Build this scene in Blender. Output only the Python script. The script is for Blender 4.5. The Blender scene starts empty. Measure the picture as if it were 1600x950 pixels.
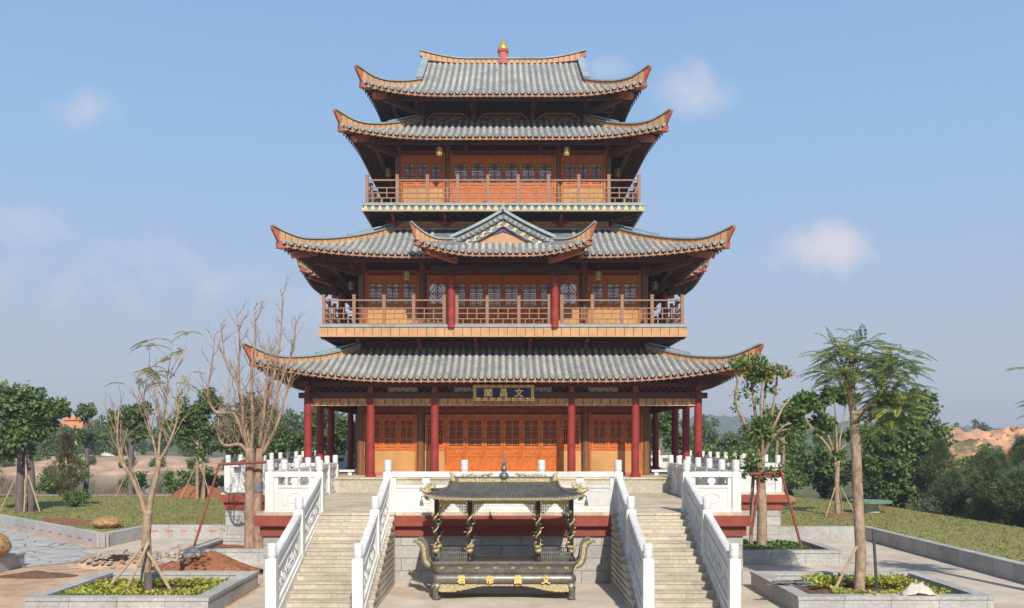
import bpy, math, random
from mathutils import Vector, Matrix

C = bpy.context.scene
R = math.radians
PI = math.pi

# ------------------------------------------------------------------ camera
cam_d = bpy.data.cameras.new('camera')
cam = bpy.data.objects.new('camera', cam_d)
C.collection.objects.link(cam)
cam.location = (0, 0, 3.5)
cam.rotation_euler = (R(90), 0, 0)
cam_d.sensor_width = 36
cam_d.lens = 36 * 1475 / 1600
cam_d.shift_x = 14 / 1600
cam_d.shift_y = 213 / 1600
cam_d.clip_start = 0.1
cam_d.clip_end = 5000
C.camera = cam

# ------------------------------------------------------------------ sun, sky, exposure
SUN_EL, SUN_AZ = 38.0, 169.3          # azimuth clockwise from +Y: behind the camera, a little to the right
sun_d = bpy.data.lights.new('sun', 'SUN')
sun_d.energy = 4.5
sun_d.angle = R(0.53)
sun_d.color = (1.0, 0.93, 0.82)
sun = bpy.data.objects.new('sun', sun_d)
C.collection.objects.link(sun)
sdir = Vector((math.sin(R(SUN_AZ)) * math.cos(R(SUN_EL)), math.cos(R(SUN_AZ)) * math.cos(R(SUN_EL)), math.sin(R(SUN_EL))))
sun.rotation_euler = sdir.to_track_quat('Z', 'Y').to_euler()
sun.location = sdir * 60

W = bpy.data.worlds.new('World')
C.world = W
W.use_nodes = True
wn, wl = W.node_tree.nodes, W.node_tree.links
bg = wn['Background']
sky = wn.new('ShaderNodeTexSky')
sky.sky_type = 'NISHITA'
sky.sun_disc = False
sky.sun_elevation = R(SUN_EL)
sky.sun_rotation = R(SUN_AZ)
sky.air_density = 1.0
sky.dust_density = 0.6
sky.ozone_density = 2.2
bg.inputs['Strength'].default_value = 0.133


def wnode(t, **kw):
    n = wn.new(t)
    for k, v in kw.items():
        setattr(n, k, v)
    return n


def wmath(op, a, b=None, clamp=False):
    n = wn.new('ShaderNodeMath')
    n.operation = op
    n.use_clamp = clamp
    for i, v in enumerate((a, b)):
        if v is None:
            continue
        if isinstance(v, (int, float)):
            n.inputs[i].default_value = v
        else:
            wl.new(v, n.inputs[i])
    return n.outputs[0]


tc = wn.new('ShaderNodeTexCoord')
sep = wn.new('ShaderNodeSeparateXYZ')
wl.new(tc.outputs['Generated'], sep.inputs[0])
ymax = wmath('MAXIMUM', sep.outputs['Y'], 0.08)
cu = wmath('DIVIDE', sep.outputs['X'], ymax)      # slopes of the view direction: the clouds sit at fixed bearings
cv = wmath('DIVIDE', sep.outputs['Z'], ymax)
comb = wn.new('ShaderNodeCombineXYZ')
wl.new(cu, comb.inputs[0])
wl.new(cv, comb.inputs[1])
noi = wnode('ShaderNodeTexNoise')
noi.inputs['Scale'].default_value = 13.0
noi.inputs['Detail'].default_value = 9.0
noi.inputs['Roughness'].default_value = 0.62
noi.inputs['Distortion'].default_value = 0.6
wl.new(comb.outputs[0], noi.inputs['Vector'])
# bearing, height, half widths, weight
CLOUDS = [(-0.435, 0.352, 0.055, 0.032, 0.85), (0.200, 0.372, 0.052, 0.046, 0.95), (0.112, 0.395, 0.034, 0.022, 0.9), (0.115, 0.345, 0.10, 0.05, 0.30),
          (0.338, 0.202, 0.066, 0.036, 1.25), (-0.51, 0.225, 0.095, 0.040, .80), (-0.395, 0.196, 0.10, 0.034, .82), (-0.30, 0.168, 0.12, 0.035, .72), (-0.45, 0.170, 0.24, 0.050, .80), (-0.22, 0.150, 0.16, 0.045, .7),
          (-0.53, 0.17, 0.16, 0.03, 0.75), (-0.25, 0.155, 0.15, 0.040, 0.7), (-0.17, 0.215, 0.06, 0.03, 0.55), (-0.16, 0.11, 0.3, 0.05, 0.45), (0.26, 0.10, 0.14, 0.045, 0.45),
          (0.42, 0.19, 0.10, 0.025, 0.4)]
total = None
for (a, b, sa, sb, wgt) in CLOUDS:
    du = wmath('DIVIDE', wmath('SUBTRACT', cu, a), sa)
    dv = wmath('DIVIDE', wmath('SUBTRACT', cv, b), sb)
    r2 = wmath('ADD', wmath('MULTIPLY', du, du), wmath('MULTIPLY', dv, dv))
    g = wmath('MULTIPLY', wmath('EXPONENT', wmath('MULTIPLY', r2, -0.8)), wgt)
    total = g if total is None else wmath('MAXIMUM', total, g)
thr = wmath('SUBTRACT', 0.83, wmath('MULTIPLY', total, 0.62))
mask = wmath('MULTIPLY', wmath('SUBTRACT', noi.outputs['Fac'], thr), 2.3, True)
mask = wmath('MULTIPLY', mask, wmath('MULTIPLY', total, 0.9, True))
cmix = wn.new('ShaderNodeMix')
cmix.data_type = 'RGBA'
wl.new(mask, cmix.inputs[0])
# humid air: a pale lavender veil low down, thinning into the clear blue above
zr = wn.new('ShaderNodeValToRGB')
for i_, (p_, c_) in enumerate([(0.0, (2.66, 2.93, 3.50)), (0.10, (2.66, 3.00, 3.75)), (0.20, (2.28, 3.10, 4.45)), (0.30, (1.93, 3.07, 4.75)), (0.43, (1.62, 2.68, 4.60))]):
    e_ = zr.color_ramp.elements[i_] if i_ < 2 else zr.color_ramp.elements.new(p_)
    e_.position = p_
    e_.color = (c_[0] / 5, c_[1] / 5, c_[2] / 5, 1)
wl.new(sep.outputs['Z'], zr.inputs[0])
zs_ = wn.new('ShaderNodeVectorMath')
zs_.operation = 'SCALE'
zs_.inputs['Scale'].default_value = 5.0
wl.new(zr.outputs[0], zs_.inputs[0])
hz = wn.new('ShaderNodeMapRange')
hz.inputs[1].default_value = 0.40
hz.inputs[2].default_value = 0.95
hz.inputs[3].default_value = 0.92
hz.inputs[4].default_value = 0.10
wl.new(sep.outputs['Z'], hz.inputs[0])
hmix = wn.new('ShaderNodeMix')
hmix.data_type = 'RGBA'
wl.new(hz.outputs[0], hmix.inputs[0])
wl.new(sky.outputs[0], hmix.inputs[6])
wl.new(zs_.outputs[0], hmix.inputs[7])
wl.new(hmix.outputs[2], cmix.inputs[6])
cmix.inputs[7].default_value = (4.25, 4.25, 4.75, 1)
wl.new(cmix.outputs[2], bg.inputs['Color'])

C.view_settings.view_transform = 'Standard'
C.view_settings.look = 'None'
C.view_settings.exposure = 0.34
C.view_settings.gamma = 1.0
C.view_settings.use_curve_mapping = False

# ------------------------------------------------------------------ materials
MATS = {}


def mat(name, col, rough=0.7, var=0.15, scale=6.0, bump=0.0, metal=0.0, spec=0.35, col2=None, stretch=(1, 1, 1), detail=5.0, grime=0.0):
    """procedural paint/stone/wood: base colour broken up by two noises, optional bump"""
    m = bpy.data.materials.new(name)
    m.use_nodes = True
    n, l = m.node_tree.nodes, m.node_tree.links
    b = n['Principled BSDF']
    b.inputs['Roughness'].default_value = rough
    b.inputs['Metallic'].default_value = metal
    b.inputs['Specular IOR Level'].default_value = spec
    tcn = n.new('ShaderNodeTexCoord')
    mp = n.new('ShaderNodeMapping')
    mp.inputs['Scale'].default_value = stretch
    l.new(tcn.outputs['Object'], mp.inputs[0])
    nz = n.new('ShaderNodeTexNoise')
    nz.inputs['Scale'].default_value = scale
    nz.inputs['Detail'].default_value = detail
    nz.inputs['Roughness'].default_value = 0.62
    l.new(mp.outputs[0], nz.inputs['Vector'])
    ramp = n.new('ShaderNodeValToRGB')
    c2 = col2 or tuple(min(1, c * (1 + var)) for c in col)
    c1 = tuple(c * (1 - var) for c in col) if col2 is None else col
    ramp.color_ramp.elements[0].position = 0.3
    ramp.color_ramp.elements[1].position = 0.7
    ramp.color_ramp.elements[0].color = (*c1, 1)
    ramp.color_ramp.elements[1].color = (*c2, 1)
    l.new(nz.outputs['Fac'], ramp.inputs[0])
    last = ramp.outputs[0]
    if grime:
        g = n.new('ShaderNodeTexNoise')
        g.inputs['Scale'].default_value = 0.9
        g.inputs['Detail'].default_value = 8
        g.inputs['Roughness'].default_value = 0.7
        l.new(tcn.outputs['Object'], g.inputs['Vector'])
        gr = n.new('ShaderNodeValToRGB')
        gr.color_ramp.elements[0].position = 0.42
        gr.color_ramp.elements[1].position = 0.66
        gr.color_ramp.elements[0].color = (1, 1, 1, 1)
        gr.color_ramp.elements[1].color = (1 - grime, 1 - grime * 1.05, 1 - grime * 1.15, 1)
        l.new(g.outputs['Fac'], gr.inputs[0])
        mx = n.new('ShaderNodeMix')
        mx.data_type = 'RGBA'
        mx.blend_type = 'MULTIPLY'
        mx.inputs[0].default_value = 1
        l.new(last, mx.inputs[6])
        l.new(gr.outputs[0], mx.inputs[7])
        last = mx.outputs[2]
    l.new(last, b.inputs['Base Color'])
    if bump:
        bp = n.new('ShaderNodeBump')
        bp.inputs['Strength'].default_value = bump
        bp.inputs['Distance'].default_value = 0.02
        l.new(nz.outputs['Fac'], bp.inputs['Height'])
        l.new(bp.outputs[0], b.inputs['Normal'])
    MATS[name] = m
    return m


def nodes_of(m):
    n, l = m.node_tree.nodes, m.node_tree.links
    return n, l, n['Principled BSDF'], n['Principled BSDF'].inputs['Base Color'].links[0].from_socket


def add_masonry(m, bw, bh, mortar=0.012, dark=0.45, mode='wall', off=0.5, vary=0.18):
    """cut stones: brick pattern of joints and per-stone tone over an existing material"""
    n, l, b, src = nodes_of(m)
    tcn = n.new('ShaderNodeTexCoord')
    sp = n.new('ShaderNodeSeparateXYZ')
    l.new(tcn.outputs['Object'], sp.inputs[0])
    cb = n.new('ShaderNodeCombineXYZ')
    if mode == 'wall':
        ad = n.new('ShaderNodeMath')
        l.new(sp.outputs['X'], ad.inputs[0])
        l.new(sp.outputs['Y'], ad.inputs[1])
        l.new(ad.outputs[0], cb.inputs[0])
        l.new(sp.outputs['Z'], cb.inputs[1])
    else:
        l.new(sp.outputs['X'], cb.inputs[0])
        l.new(sp.outputs['Y'], cb.inputs[1])
    br = n.new('ShaderNodeTexBrick')
    br.offset = off
    br.inputs['Scale'].default_value = 1
    br.inputs['Brick Width'].default_value = bw
    br.inputs['Row Height'].default_value = bh
    br.inputs['Mortar Size'].default_value = mortar
    br.inputs['Mortar Smooth'].default_value = 0.3
    br.inputs['Color1'].default_value = (1 + 0, 1, 1, 1)
    br.inputs['Color2'].default_value = (1 - vary, 1 - vary, 1 - vary * 0.9, 1)
    br.inputs['Mortar'].default_value = (dark, dark, dark, 1)
    l.new(cb.outputs[0], br.inputs['Vector'])
    mx = n.new('ShaderNodeMix')
    mx.data_type = 'RGBA'
    mx.blend_type = 'MULTIPLY'
    mx.inputs[0].default_value = 1
    l.new(src, mx.inputs[6])
    l.new(br.outputs['Color'], mx.inputs[7])
    l.new(mx.outputs[2], b.inputs['Base Color'])
    bp = n.new('ShaderNodeBump')
    bp.invert = True
    bp.inputs['Strength'].default_value = 0.5
    bp.inputs['Distance'].default_value = 0.012
    l.new(br.outputs['Fac'], bp.inputs['Height'])
    if b.inputs['Normal'].links:
        l.new(b.inputs['Normal'].links[0].from_socket, bp.inputs['Normal'])
    l.new(bp.outputs[0], b.inputs['Normal'])


def patches(m, col, scale, lo, hi, detail=6, seed=0.0):
    """lay irregular patches of another colour (dust, dead grass, bare soil) over a material"""
    n, l, b, src = nodes_of(m)
    tcn = n.new('ShaderNodeTexCoord')
    mp = n.new('ShaderNodeMapping')
    mp.inputs['Location'].default_value = (seed, seed * 1.7, 0)
    l.new(tcn.outputs['Object'], mp.inputs[0])
    nz = n.new('ShaderNodeTexNoise')
    nz.inputs['Scale'].default_value = scale
    nz.inputs['Detail'].default_value = detail
    nz.inputs['Roughness'].default_value = 0.65
    l.new(mp.outputs[0], nz.inputs['Vector'])
    rp = n.new('ShaderNodeMapRange')
    rp.inputs[1].default_value = lo
    rp.inputs[2].default_value = hi
    l.new(nz.outputs['Fac'], rp.inputs[0])
    mx = n.new('ShaderNodeMix')
    mx.data_type = 'RGBA'
    l.new(rp.outputs[0], mx.inputs[0])
    l.new(src, mx.inputs[6])
    mx.inputs[7].default_value = (*col, 1)
    l.new(mx.outputs[2], b.inputs['Base Color'])


def leaf_mat(name, c1, c2, trans=0.3, scale=1.4, rough=0.55):
    m = bpy.data.materials.new(name)
    m.use_nodes = True
    n, l = m.node_tree.nodes, m.node_tree.links
    b = n['Principled BSDF']
    b.inputs['Roughness'].default_value = rough
    b.inputs['Specular IOR Level'].default_value = 0.3
    tcn = n.new('ShaderNodeTexCoord')
    nz = n.new('ShaderNodeTexNoise')
    nz.inputs['Scale'].default_value = scale
    nz.inputs['Detail'].default_value = 6
    nz.inputs['Roughness'].default_value = 0.75
    l.new(tcn.outputs['Object'], nz.inputs['Vector'])
    geo = n.new('ShaderNodeNewGeometry')
    ad = n.new('ShaderNodeMath')
    ad.operation = 'MULTIPLY_ADD'
    l.new(geo.outputs['Random Per Island'], ad.inputs[0])
    ad.inputs[1].default_value = 0.55
    l.new(nz.outputs['Fac'], ad.inputs[2])
    mr = n.new('ShaderNodeMapRange')
    mr.inputs[1].default_value = 0.4
    mr.inputs[2].default_value = 1.15
    l.new(ad.outputs[0], mr.inputs[0])
    mx = n.new('ShaderNodeMix')
    mx.data_type = 'RGBA'
    l.new(mr.outputs[0], mx.inputs[0])
    mx.inputs[6].default_value = (*c1, 1)
    mx.inputs[7].default_value = (*c2, 1)
    l.new(mx.outputs[2], b.inputs['Base Color'])
    tr = n.new('ShaderNodeBsdfTranslucent')
    l.new(mx.outputs[2], tr.inputs['Color'])
    ms = n.new('ShaderNodeMixShader')
    ms.inputs[0].default_value = trans
    out = n['Material Output']
    l.new(b.outputs[0], ms.inputs[1])
    l.new(tr.outputs[0], ms.inputs[2])
    l.new(ms.outputs[0], out.inputs['Surface'])
    MATS[name] = m
    return m


M = MATS
mat('red_paint', (0.29, 0.036, 0.030), 0.5, 0.22, 4, 0.08, grime=0.35)
mat('orange_wood', (0.56, 0.14, 0.022), 0.42, 0.38, 6, 0.12, stretch=(7, 7, 1), grime=0.45)
mat('plaster', (0.52, 0.27, 0.10), 0.85, 0.08, 3, 0.05, grime=0.22)
mat('pink_plaster', (0.42, 0.12, 0.10), 0.8, 0.1, 4)
mat('brown_wood', (0.17, 0.075, 0.035), 0.5, 0.35, 4, 0.15, stretch=(6, 6, 0.7))
mat('rail_wood', (0.27, 0.145, 0.095), 0.6, 0.22, 8, 0.1)
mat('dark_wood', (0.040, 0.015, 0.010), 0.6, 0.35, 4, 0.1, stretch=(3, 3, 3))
mat('beam_wood', (0.095, 0.038, 0.023), 0.6, 0.3, 4, 0.15, stretch=(1, 1, 6))
mat('red_wood', (0.22, 0.055, 0.03), 0.55, 0.3, 5, 0.1)
mat('maroon', (0.12, 0.012, 0.014), 0.5, 0.2, 5)
mat('trim_orange', (0.50, 0.285, 0.145), 0.7, 0.16, 5, 0.05, grime=0.15)
mat('trim_gap', (0.30, 0.085, 0.04), 0.7, 0.2, 5)
mat('drip_tan', (0.34, 0.195, 0.12), 0.75, 0.2, 8, 0.05, grime=0.2)
mat('cap_blue', (0.25, 0.325, 0.345), 0.6, 0.18, 3, 0.05, grime=0.15)
mat('purple_paint', (0.09, 0.05, 0.20), 0.5, 0.15, 4)
mat('cream_paint', (0.56, 0.45, 0.27), 0.6, 0.1, 8)
mat('horn_brown', (0.38, 0.12, 0.065), 0.6, 0.2, 5)
mat('glass_dark', (0.022, 0.012, 0.009), 0.12, 0.4, 2, spec=0.15)
mat('lattice_wood', (0.52, 0.15, 0.045), 0.5, 0.2, 8)
mat('lattice_brown', (0.19, 0.07, 0.035), 0.5, 0.2, 8)
mat('glass_sky_pale', (0.76, 0.69, 0.62), 0.15, 0.12, 1.5, metal=0.3)  # coated window glass; pale base colour stands in for the sky it reflects
mat('letter_gold', (0.80, 0.60, 0.22), 0.4, 0.12, 8, metal=0.3)
mat('gold', (0.85, 0.52, 0.12), 0.32, 0.12, 8, metal=0.75)
mat('gold_paint', (0.50, 0.37, 0.16), 0.5, 0.25, 14, metal=0.2)
mat('gold_pale', (0.44, 0.36, 0.19), 0.5, 0.55, 34, bump=0.8, metal=0.35)
mat('sign_blue', (0.020, 0.018, 0.095), 0.35, 0.2, 4)
mat('bronze', (0.20, 0.19, 0.165), 0.42, 0.35, 7, 0.12, metal=0.55, grime=0.2)
mat('bronze_dark', (0.035, 0.03, 0.027), 0.45, 0.3, 7, metal=0.4)
mat('white_stone', (0.655, 0.645, 0.62), 0.55, 0.07, 5, 0.08, grime=0.22)
mat('lantern_paper', (0.50, 0.36, 0.14), 0.6, 0.15, 8)
mat('stone_grey', (0.43, 0.415, 0.38), 0.85, 0.18, 14, 0.25, grime=0.22)
add_masonry(M['stone_grey'], 0.98, 0.31, 0.010, 0.42)
mat('stone_kerb', (0.43, 0.42, 0.395), 0.85, 0.2, 16, 0.25, grime=0.25)
add_masonry(M['stone_kerb'], 0.95, 3.0, 0.008, 0.5, off=0.0)
mat('step_stone', (0.555, 0.485, 0.365), 0.85, 0.18, 10, 0.2, grime=0.28)
add_masonry(M['step_stone'], 0.8, 0.9, 0.007, 0.6, 'floor')
mat('riser_stone', (0.51, 0.46, 0.365), 0.85, 0.18, 12, 0.2, grime=0.22)
add_masonry(M['riser_stone'], 0.8, 4.0, 0.007, 0.75, off=0)
mat('deck_stone', (0.58, 0.495, 0.36), 0.85, 0.15, 8, 0.15, grime=0.3)
add_masonry(M['deck_stone'], 0.8, 0.5, 0.008, 0.6, 'floor')
mat('red_coping', (0.29, 0.066, 0.043), 0.7, 0.15, 6, 0.06, grime=0.25)
add_masonry(M['red_coping'], 1.2, 5, 0.006, 0.7, off=0, vary=0.1)
mat('paving', (0.55, 0.475, 0.385), 0.9, 0.12, 1.2, 0.15, grime=0.18, detail=9)
add_masonry(M['paving'], 1.2, 0.8, 0.006, 0.78, 'floor', vary=0.08)
patches(M['paving'], (0.42, 0.28, 0.18), 0.16, 0.50, 0.70, 9)
mat('earth', (0.50, 0.325, 0.205), 0.95, 0.25, 3, 0.5, grime=0.3, detail=9)
patches(M['earth'], (0.52, 0.43, 0.33), 0.35, 0.52, 0.68, 9, 3.0)
mat('wild_ground', (0.17, 0.14, 0.065), 0.95, 0.35, 0.6, 0.4, detail=10)
patches(M['wild_ground'], (0.07, 0.085, 0.03), 0.05, 0.42, 0.6, 9, 8.0)
mat('red_soil', (0.24, 0.095, 0.045), 0.95, 0.35, 9, 0.9, detail=9)
mat('brown_soil', (0.13, 0.075, 0.045), 0.95, 0.35, 9, 0.8, detail=9)
mat('lawn_grass', (0.215, 0.205, 0.062), 0.95, 0.5, 9, 0.8, detail=12)
patches(M['lawn_grass'], (0.24, 0.19, 0.085), 0.7, 0.5, 0.68, 10, 5.0)
patches(M['lawn_grass'], (0.085, 0.105, 0.03), 0.35, 0.55, 0.75, 9, 9.0)
mat('rubble', (0.34, 0.285, 0.225), 0.95, 0.3, 7, 0.4)
mat('straw', (0.40, 0.24, 0.11), 0.95, 0.45, 22, 0.9)
mat('bark_pale', (0.34, 0.245, 0.165), 0.9, 0.4, 11, 0.9, stretch=(1, 1, 0.5), grime=0.45)
mat('bark_tan', (0.33, 0.22, 0.15), 0.9, 0.4, 11, 0.9, stretch=(1, 1, 0.4), grime=0.4)
mat('bark_grey', (0.13, 0.105, 0.10), 0.95, 0.35, 9, 0.6, stretch=(1, 1, 0.4))
mat('stake_wood', (0.36, 0.26, 0.165), 0.85, 0.25, 7, 0.2)
mat('stake_red', (0.20, 0.06, 0.04), 0.8, 0.3, 7, 0.2)
mat('steel_dark', (0.10, 0.095, 0.09), 0.5, 0.3, 7, metal=0.5)
mat('bank_earth', (0.40, 0.265, 0.18), 0.95, 0.3, 0.45, 0.6, detail=10)
patches(M['bank_earth'], (0.12, 0.12, 0.05), 0.16, 0.52, 0.62, 10, 2.0)
mat('cliff_earth', (0.50, 0.27, 0.165), 0.95, 0.25, 0.5, 0.8, detail=10)
patches(M['cliff_earth'], (0.58, 0.36, 0.15), 0.5, 0.48, 0.62, 10, 16.0)
patches(M['cliff_earth'], (0.13, 0.12, 0.05), 0.25, 0.52, 0.60, 11, 6.0)
mat('far_green', (0.055, 0.075, 0.032), 0.95, 0.4, 0.05, detail=10)
mat('roof_orange', (0.55, 0.22, 0.09), 0.8, 0.15, 2)
mat('white_wall', (0.70, 0.68, 0.65), 0.8, 0.06, 1)
mat('table_green', (0.15, 0.24, 0.18), 0.6, 0.2, 6)
mat('sack', (0.48, 0.43, 0.37), 0.95, 0.2, 9, 0.5)
mat('slate_grey', (0.15, 0.15, 0.16), 0.8, 0.25, 8, 0.4)
mat('slate_blue', (0.17, 0.20, 0.20), 0.7, 0.2, 6)
mat('paint_pink', (0.55, 0.14, 0.15), 0.9, 0.3, 8)

# grey roof tiles: joints across every row, dusty and mossy patches
mat('tile', (0.27, 0.272, 0.258), 0.75, 0.45, 2.2, 0.15, stretch=(3, 3, 1.2), detail=9, spec=0.4)
patches(M['tile'], (0.52, 0.50, 0.445), 1.0, 0.34, 0.78, 10, 4.0)
n, l, b, src = nodes_of(M['tile'])
_tc = n.new('ShaderNodeTexCoord')
_wv = n.new('ShaderNodeTexWave')
_wv.wave_type = 'BANDS'
_wv.bands_direction = 'Z'
_wv.wave_profile = 'SAW'
_wv.inputs['Scale'].default_value = 3.4
_wv.inputs['Distortion'].default_value = 0.5
_wv.inputs['Detail Scale'].default_value = 3.0
l.new(_tc.outputs['Object'], _wv.inputs['Vector'])
_mr = n.new('ShaderNodeMapRange')
_mr.inputs[1].default_value = 0.0
_mr.inputs[2].default_value = 0.25
_mr.inputs[3].default_value = 0.55
_mr.inputs[4].default_value = 1.0
l.new(_wv.outputs['Fac'], _mr.inputs[0])
_mx = n.new('ShaderNodeMix')
_mx.data_type = 'RGBA'
_mx.blend_type = 'MULTIPLY'
_mx.inputs[0].default_value = 1
l.new(src, _mx.inputs[6])
l.new(_mr.outputs[0], _mx.inputs[7])
l.new(_mx.outputs[2], b.inputs['Base Color'])
mat('tile_pan', (0.15, 0.152, 0.147), 0.85, 0.3, 4, 0.2)
mat('tile_end', (0.235, 0.245, 0.24), 0.7, 0.35, 7, 0.1)

# flagstones with crazy joints
mat('flagstone', (0.42, 0.41, 0.385), 0.9, 0.15, 8, 0.2, grime=0.25)
n, l, b, src = nodes_of(M['flagstone'])
_tc = n.new('ShaderNodeTexCoord')
_vo = n.new('ShaderNodeTexVoronoi')
_vo.feature = 'DISTANCE_TO_EDGE'
_vo.inputs['Scale'].default_value = 1.1
l.new(_tc.outputs['Object'], _vo.inputs['Vector'])
_mr = n.new('ShaderNodeMapRange')
_mr.inputs[1].default_value = 0.01
_mr.inputs[2].default_value = 0.045
_mr.inputs[3].default_value = 0.42
_mr.inputs[4].default_value = 1.0
l.new(_vo.outputs['Distance'], _mr.inputs[0])
_mx = n.new('ShaderNodeMix')
_mx.data_type = 'RGBA'
_mx.blend_type = 'MULTIPLY'
_mx.inputs[0].default_value = 1
l.new(src, _mx.inputs[6])
l.new(_mr.outputs[0], _mx.inputs[7])
l.new(_mx.outputs[2], b.inputs['Base Color'])

# still water
mat('water', (0.10, 0.085, 0.05), 0.12, 0.2, 0.4, spec=0.6)
n, l, b, src = nodes_of(M['water'])
_tc = n.new('ShaderNodeTexCoord')
_nz = n.new('ShaderNodeTexNoise')
_nz.inputs['Scale'].default_value = 1.8
_nz.inputs['Detail'].default_value = 4
l.new(_tc.outputs['Object'], _nz.inputs['Vector'])
_bp = n.new('ShaderNodeBump')
_bp.inputs['Strength'].default_value = 0.10
_bp.inputs['Distance'].default_value = 0.05
l.new(_nz.outputs['Fac'], _bp.inputs['Height'])
l.new(_bp.outputs[0], b.inputs['Normal'])

leaf_mat('leaf_dark', (0.045, 0.085, 0.028), (0.21, 0.30, 0.09), 0.42)
leaf_mat('leaf_mid', (0.05, 0.10, 0.025), (0.22, 0.32, 0.08), 0.42)
leaf_mat('leaf_fern', (0.08, 0.14, 0.035), (0.25, 0.33, 0.11), 0.45)
leaf_mat('leaf_yellow', (0.16, 0.17, 0.03), (0.50, 0.37, 0.09), 0.4)
leaf_mat('leaf_lime', (0.20, 0.24, 0.03), (0.58, 0.56, 0.10), 0.35, 5.0)
leaf_mat('needle', (0.06, 0.10, 0.045), (0.22, 0.27, 0.12), 0.4)
leaf_mat('needle_brown', (0.06, 0.05, 0.02), (0.20, 0.16, 0.06), 0.2)
leaf_mat('reed', (0.16, 0.11, 0.045), (0.38, 0.27, 0.13), 0.3)
leaf_mat('grass_blade', (0.12, 0.14, 0.03), (0.36, 0.33, 0.11), 0.35)

# ------------------------------------------------------------------ mesh builder
class MB:
    def __init__(s):
        s.v, s.f, s.m = [], [], []

    def add(s, vs, fs, mi=0):
        o = len(s.v)
        s.v += [tuple(p) for p in vs]
        for f in fs:
            s.f.append(tuple(i + o for i in f))
            s.m.append(mi)
        return s

    def box(s, x0, x1, y0, y1, z0, z1, mi=0):
        vs = [(x0, y0, z0), (x1, y0, z0), (x1, y1, z0), (x0, y1, z0), (x0, y0, z1), (x1, y0, z1), (x1, y1, z1), (x0, y1, z1)]
        return s.hexa(vs, mi)

    def hexa(s, vs, mi=0):
        return s.add(vs, [(0, 3, 2, 1), (4, 5, 6, 7), (0, 1, 5, 4), (1, 2, 6, 5), (2, 3, 7, 6), (3, 0, 4, 7)], mi)

    def cbox(s, cx, cy, cz, sx, sy, sz, mi=0):
        return s.box(cx - sx / 2, cx + sx / 2, cy - sy / 2, cy + sy / 2, cz - sz / 2, cz + sz / 2, mi)

    def bar(s, p, q, w, h, mi=0, up=(0, 0, 1)):
        p, q = Vector(p), Vector(q)
        d = (q - p).normalized()
        u = Vector(up)
        a = d.cross(u)
        if a.length < 1e-4:
            a = d.cross(Vector((1, 0, 0)))
        a.normalize()
        c = a.cross(d).normalized()
        a *= w / 2
        c *= h / 2
        return s.hexa([p - a - c, p + a - c, q + a - c, q - a - c, p - a + c, p + a + c, q + a + c, q - a + c], mi)

    def tube(s, path, rad, n=8, mi=0, caps=True):
        path = [Vector(p) for p in path]
        if not isinstance(rad, (list, tuple)):
            rad = [rad] * len(path)
        o = len(s.v)
        prev = None
        for i, p in enumerate(path):
            a = path[max(0, i - 1)]
            b_ = path[min(len(path) - 1, i + 1)]
            d = (b_ - a)
            if d.length < 1e-9:
                d = Vector((0, 0, 1))
            d.normalize()
            if prev is None:
                t = Vector((1, 0, 0)) if abs(d.x) < 0.8 else Vector((0, 1, 0))
                x = d.cross(t).normalized()
            else:
                x = (prev - d * prev.dot(d))
                if x.length < 1e-6:
                    x = d.orthogonal()
                x.normalize()
            prev = x
            y = d.cross(x)
            for k in range(n):
                an = 2 * PI * k / n
                s.v.append(tuple(p + (x * math.cos(an) + y * math.sin(an)) * rad[i]))
        for i in range(len(path) - 1):
            for k in range(n):
                k2 = (k + 1) % n
                s.f.append((o + i * n + k, o + i * n + k2, o + (i + 1) * n + k2, o + (i + 1) * n + k))
                s.m.append(mi)
        if caps:
            s.f.append(tuple(o + k for k in range(n))[::-1])
            s.m.append(mi)
            s.f.append(tuple(o + (len(path) - 1) * n + k for k in range(n)))
            s.m.append(mi)
        return s

    def lathe(s, prof, n=16, c=(0, 0, 0), mi=0):
        return s.tube([(c[0], c[1], c[2] + z) for r, z in prof], [max(r, 0.0008) for r, z in prof], n, mi)

    def grid(s, pts, mi=0):
        o = len(s.v)
        a, b_ = len(pts), len(pts[0])
        for row in pts:
            s.v += [tuple(p) for p in row]
        for i in range(a - 1):
            for j in range(b_ - 1):
                s.f.append((o + i * b_ + j, o + i * b_ + j + 1, o + (i + 1) * b_ + j + 1, o + (i + 1) * b_ + j))
                s.m.append(mi)
        return s

    def prism(s, poly, axis, a0, a1, mi=0):
        """extrude a 2-D polygon: axis 'y' -> poly is (x,z); 'x' -> (y,z); 'z' -> (x,y)"""
        def P(q, a):
            return {'y': (q[0], a, q[1]), 'x': (a, q[0], q[1]), 'z': (q[0], q[1], a)}[axis]
        n = len(poly)
        vs = [P(q, a0) for q in poly] + [P(q, a1) for q in poly]
        fs = [tuple(range(n)), tuple(range(2 * n - 1, n - 1, -1))] + [(i, (i + 1) % n, n + (i + 1) % n, n + i) for i in range(n)]
        return s.add(vs, fs, mi)

    def xf(s, fn, start=0):
        s.v[start:] = [tuple(fn(p)) for p in s.v[start:]]
        return s

    def merge4(s):
        """repeat everything built so far on the other three sides of the building"""
        vs, fs, ms = list(s.v), list(s.f), list(s.m)
        for k in (1, 2, 3):
            s.add([rot(k, p) for p in vs], [], 0)
            o = len(s.v) - len(vs)
            s.f += [tuple(i + o for i in f) for f in fs]
            s.m += ms
        return s

    def mesh(s, name, mats, smooth=False):
        me = bpy.data.meshes.new(name)
        me.from_pydata(s.v, [], s.f)
        for m in (mats if isinstance(mats, (list, tuple)) else [mats]):
            me.materials.append(MATS[m] if isinstance(m, str) else m)
        me.polygons.foreach_set('material_index', s.m)
        if smooth:
            me.polygons.foreach_set('use_smooth', [True] * len(me.polygons))
        me.update()
        return me

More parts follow.
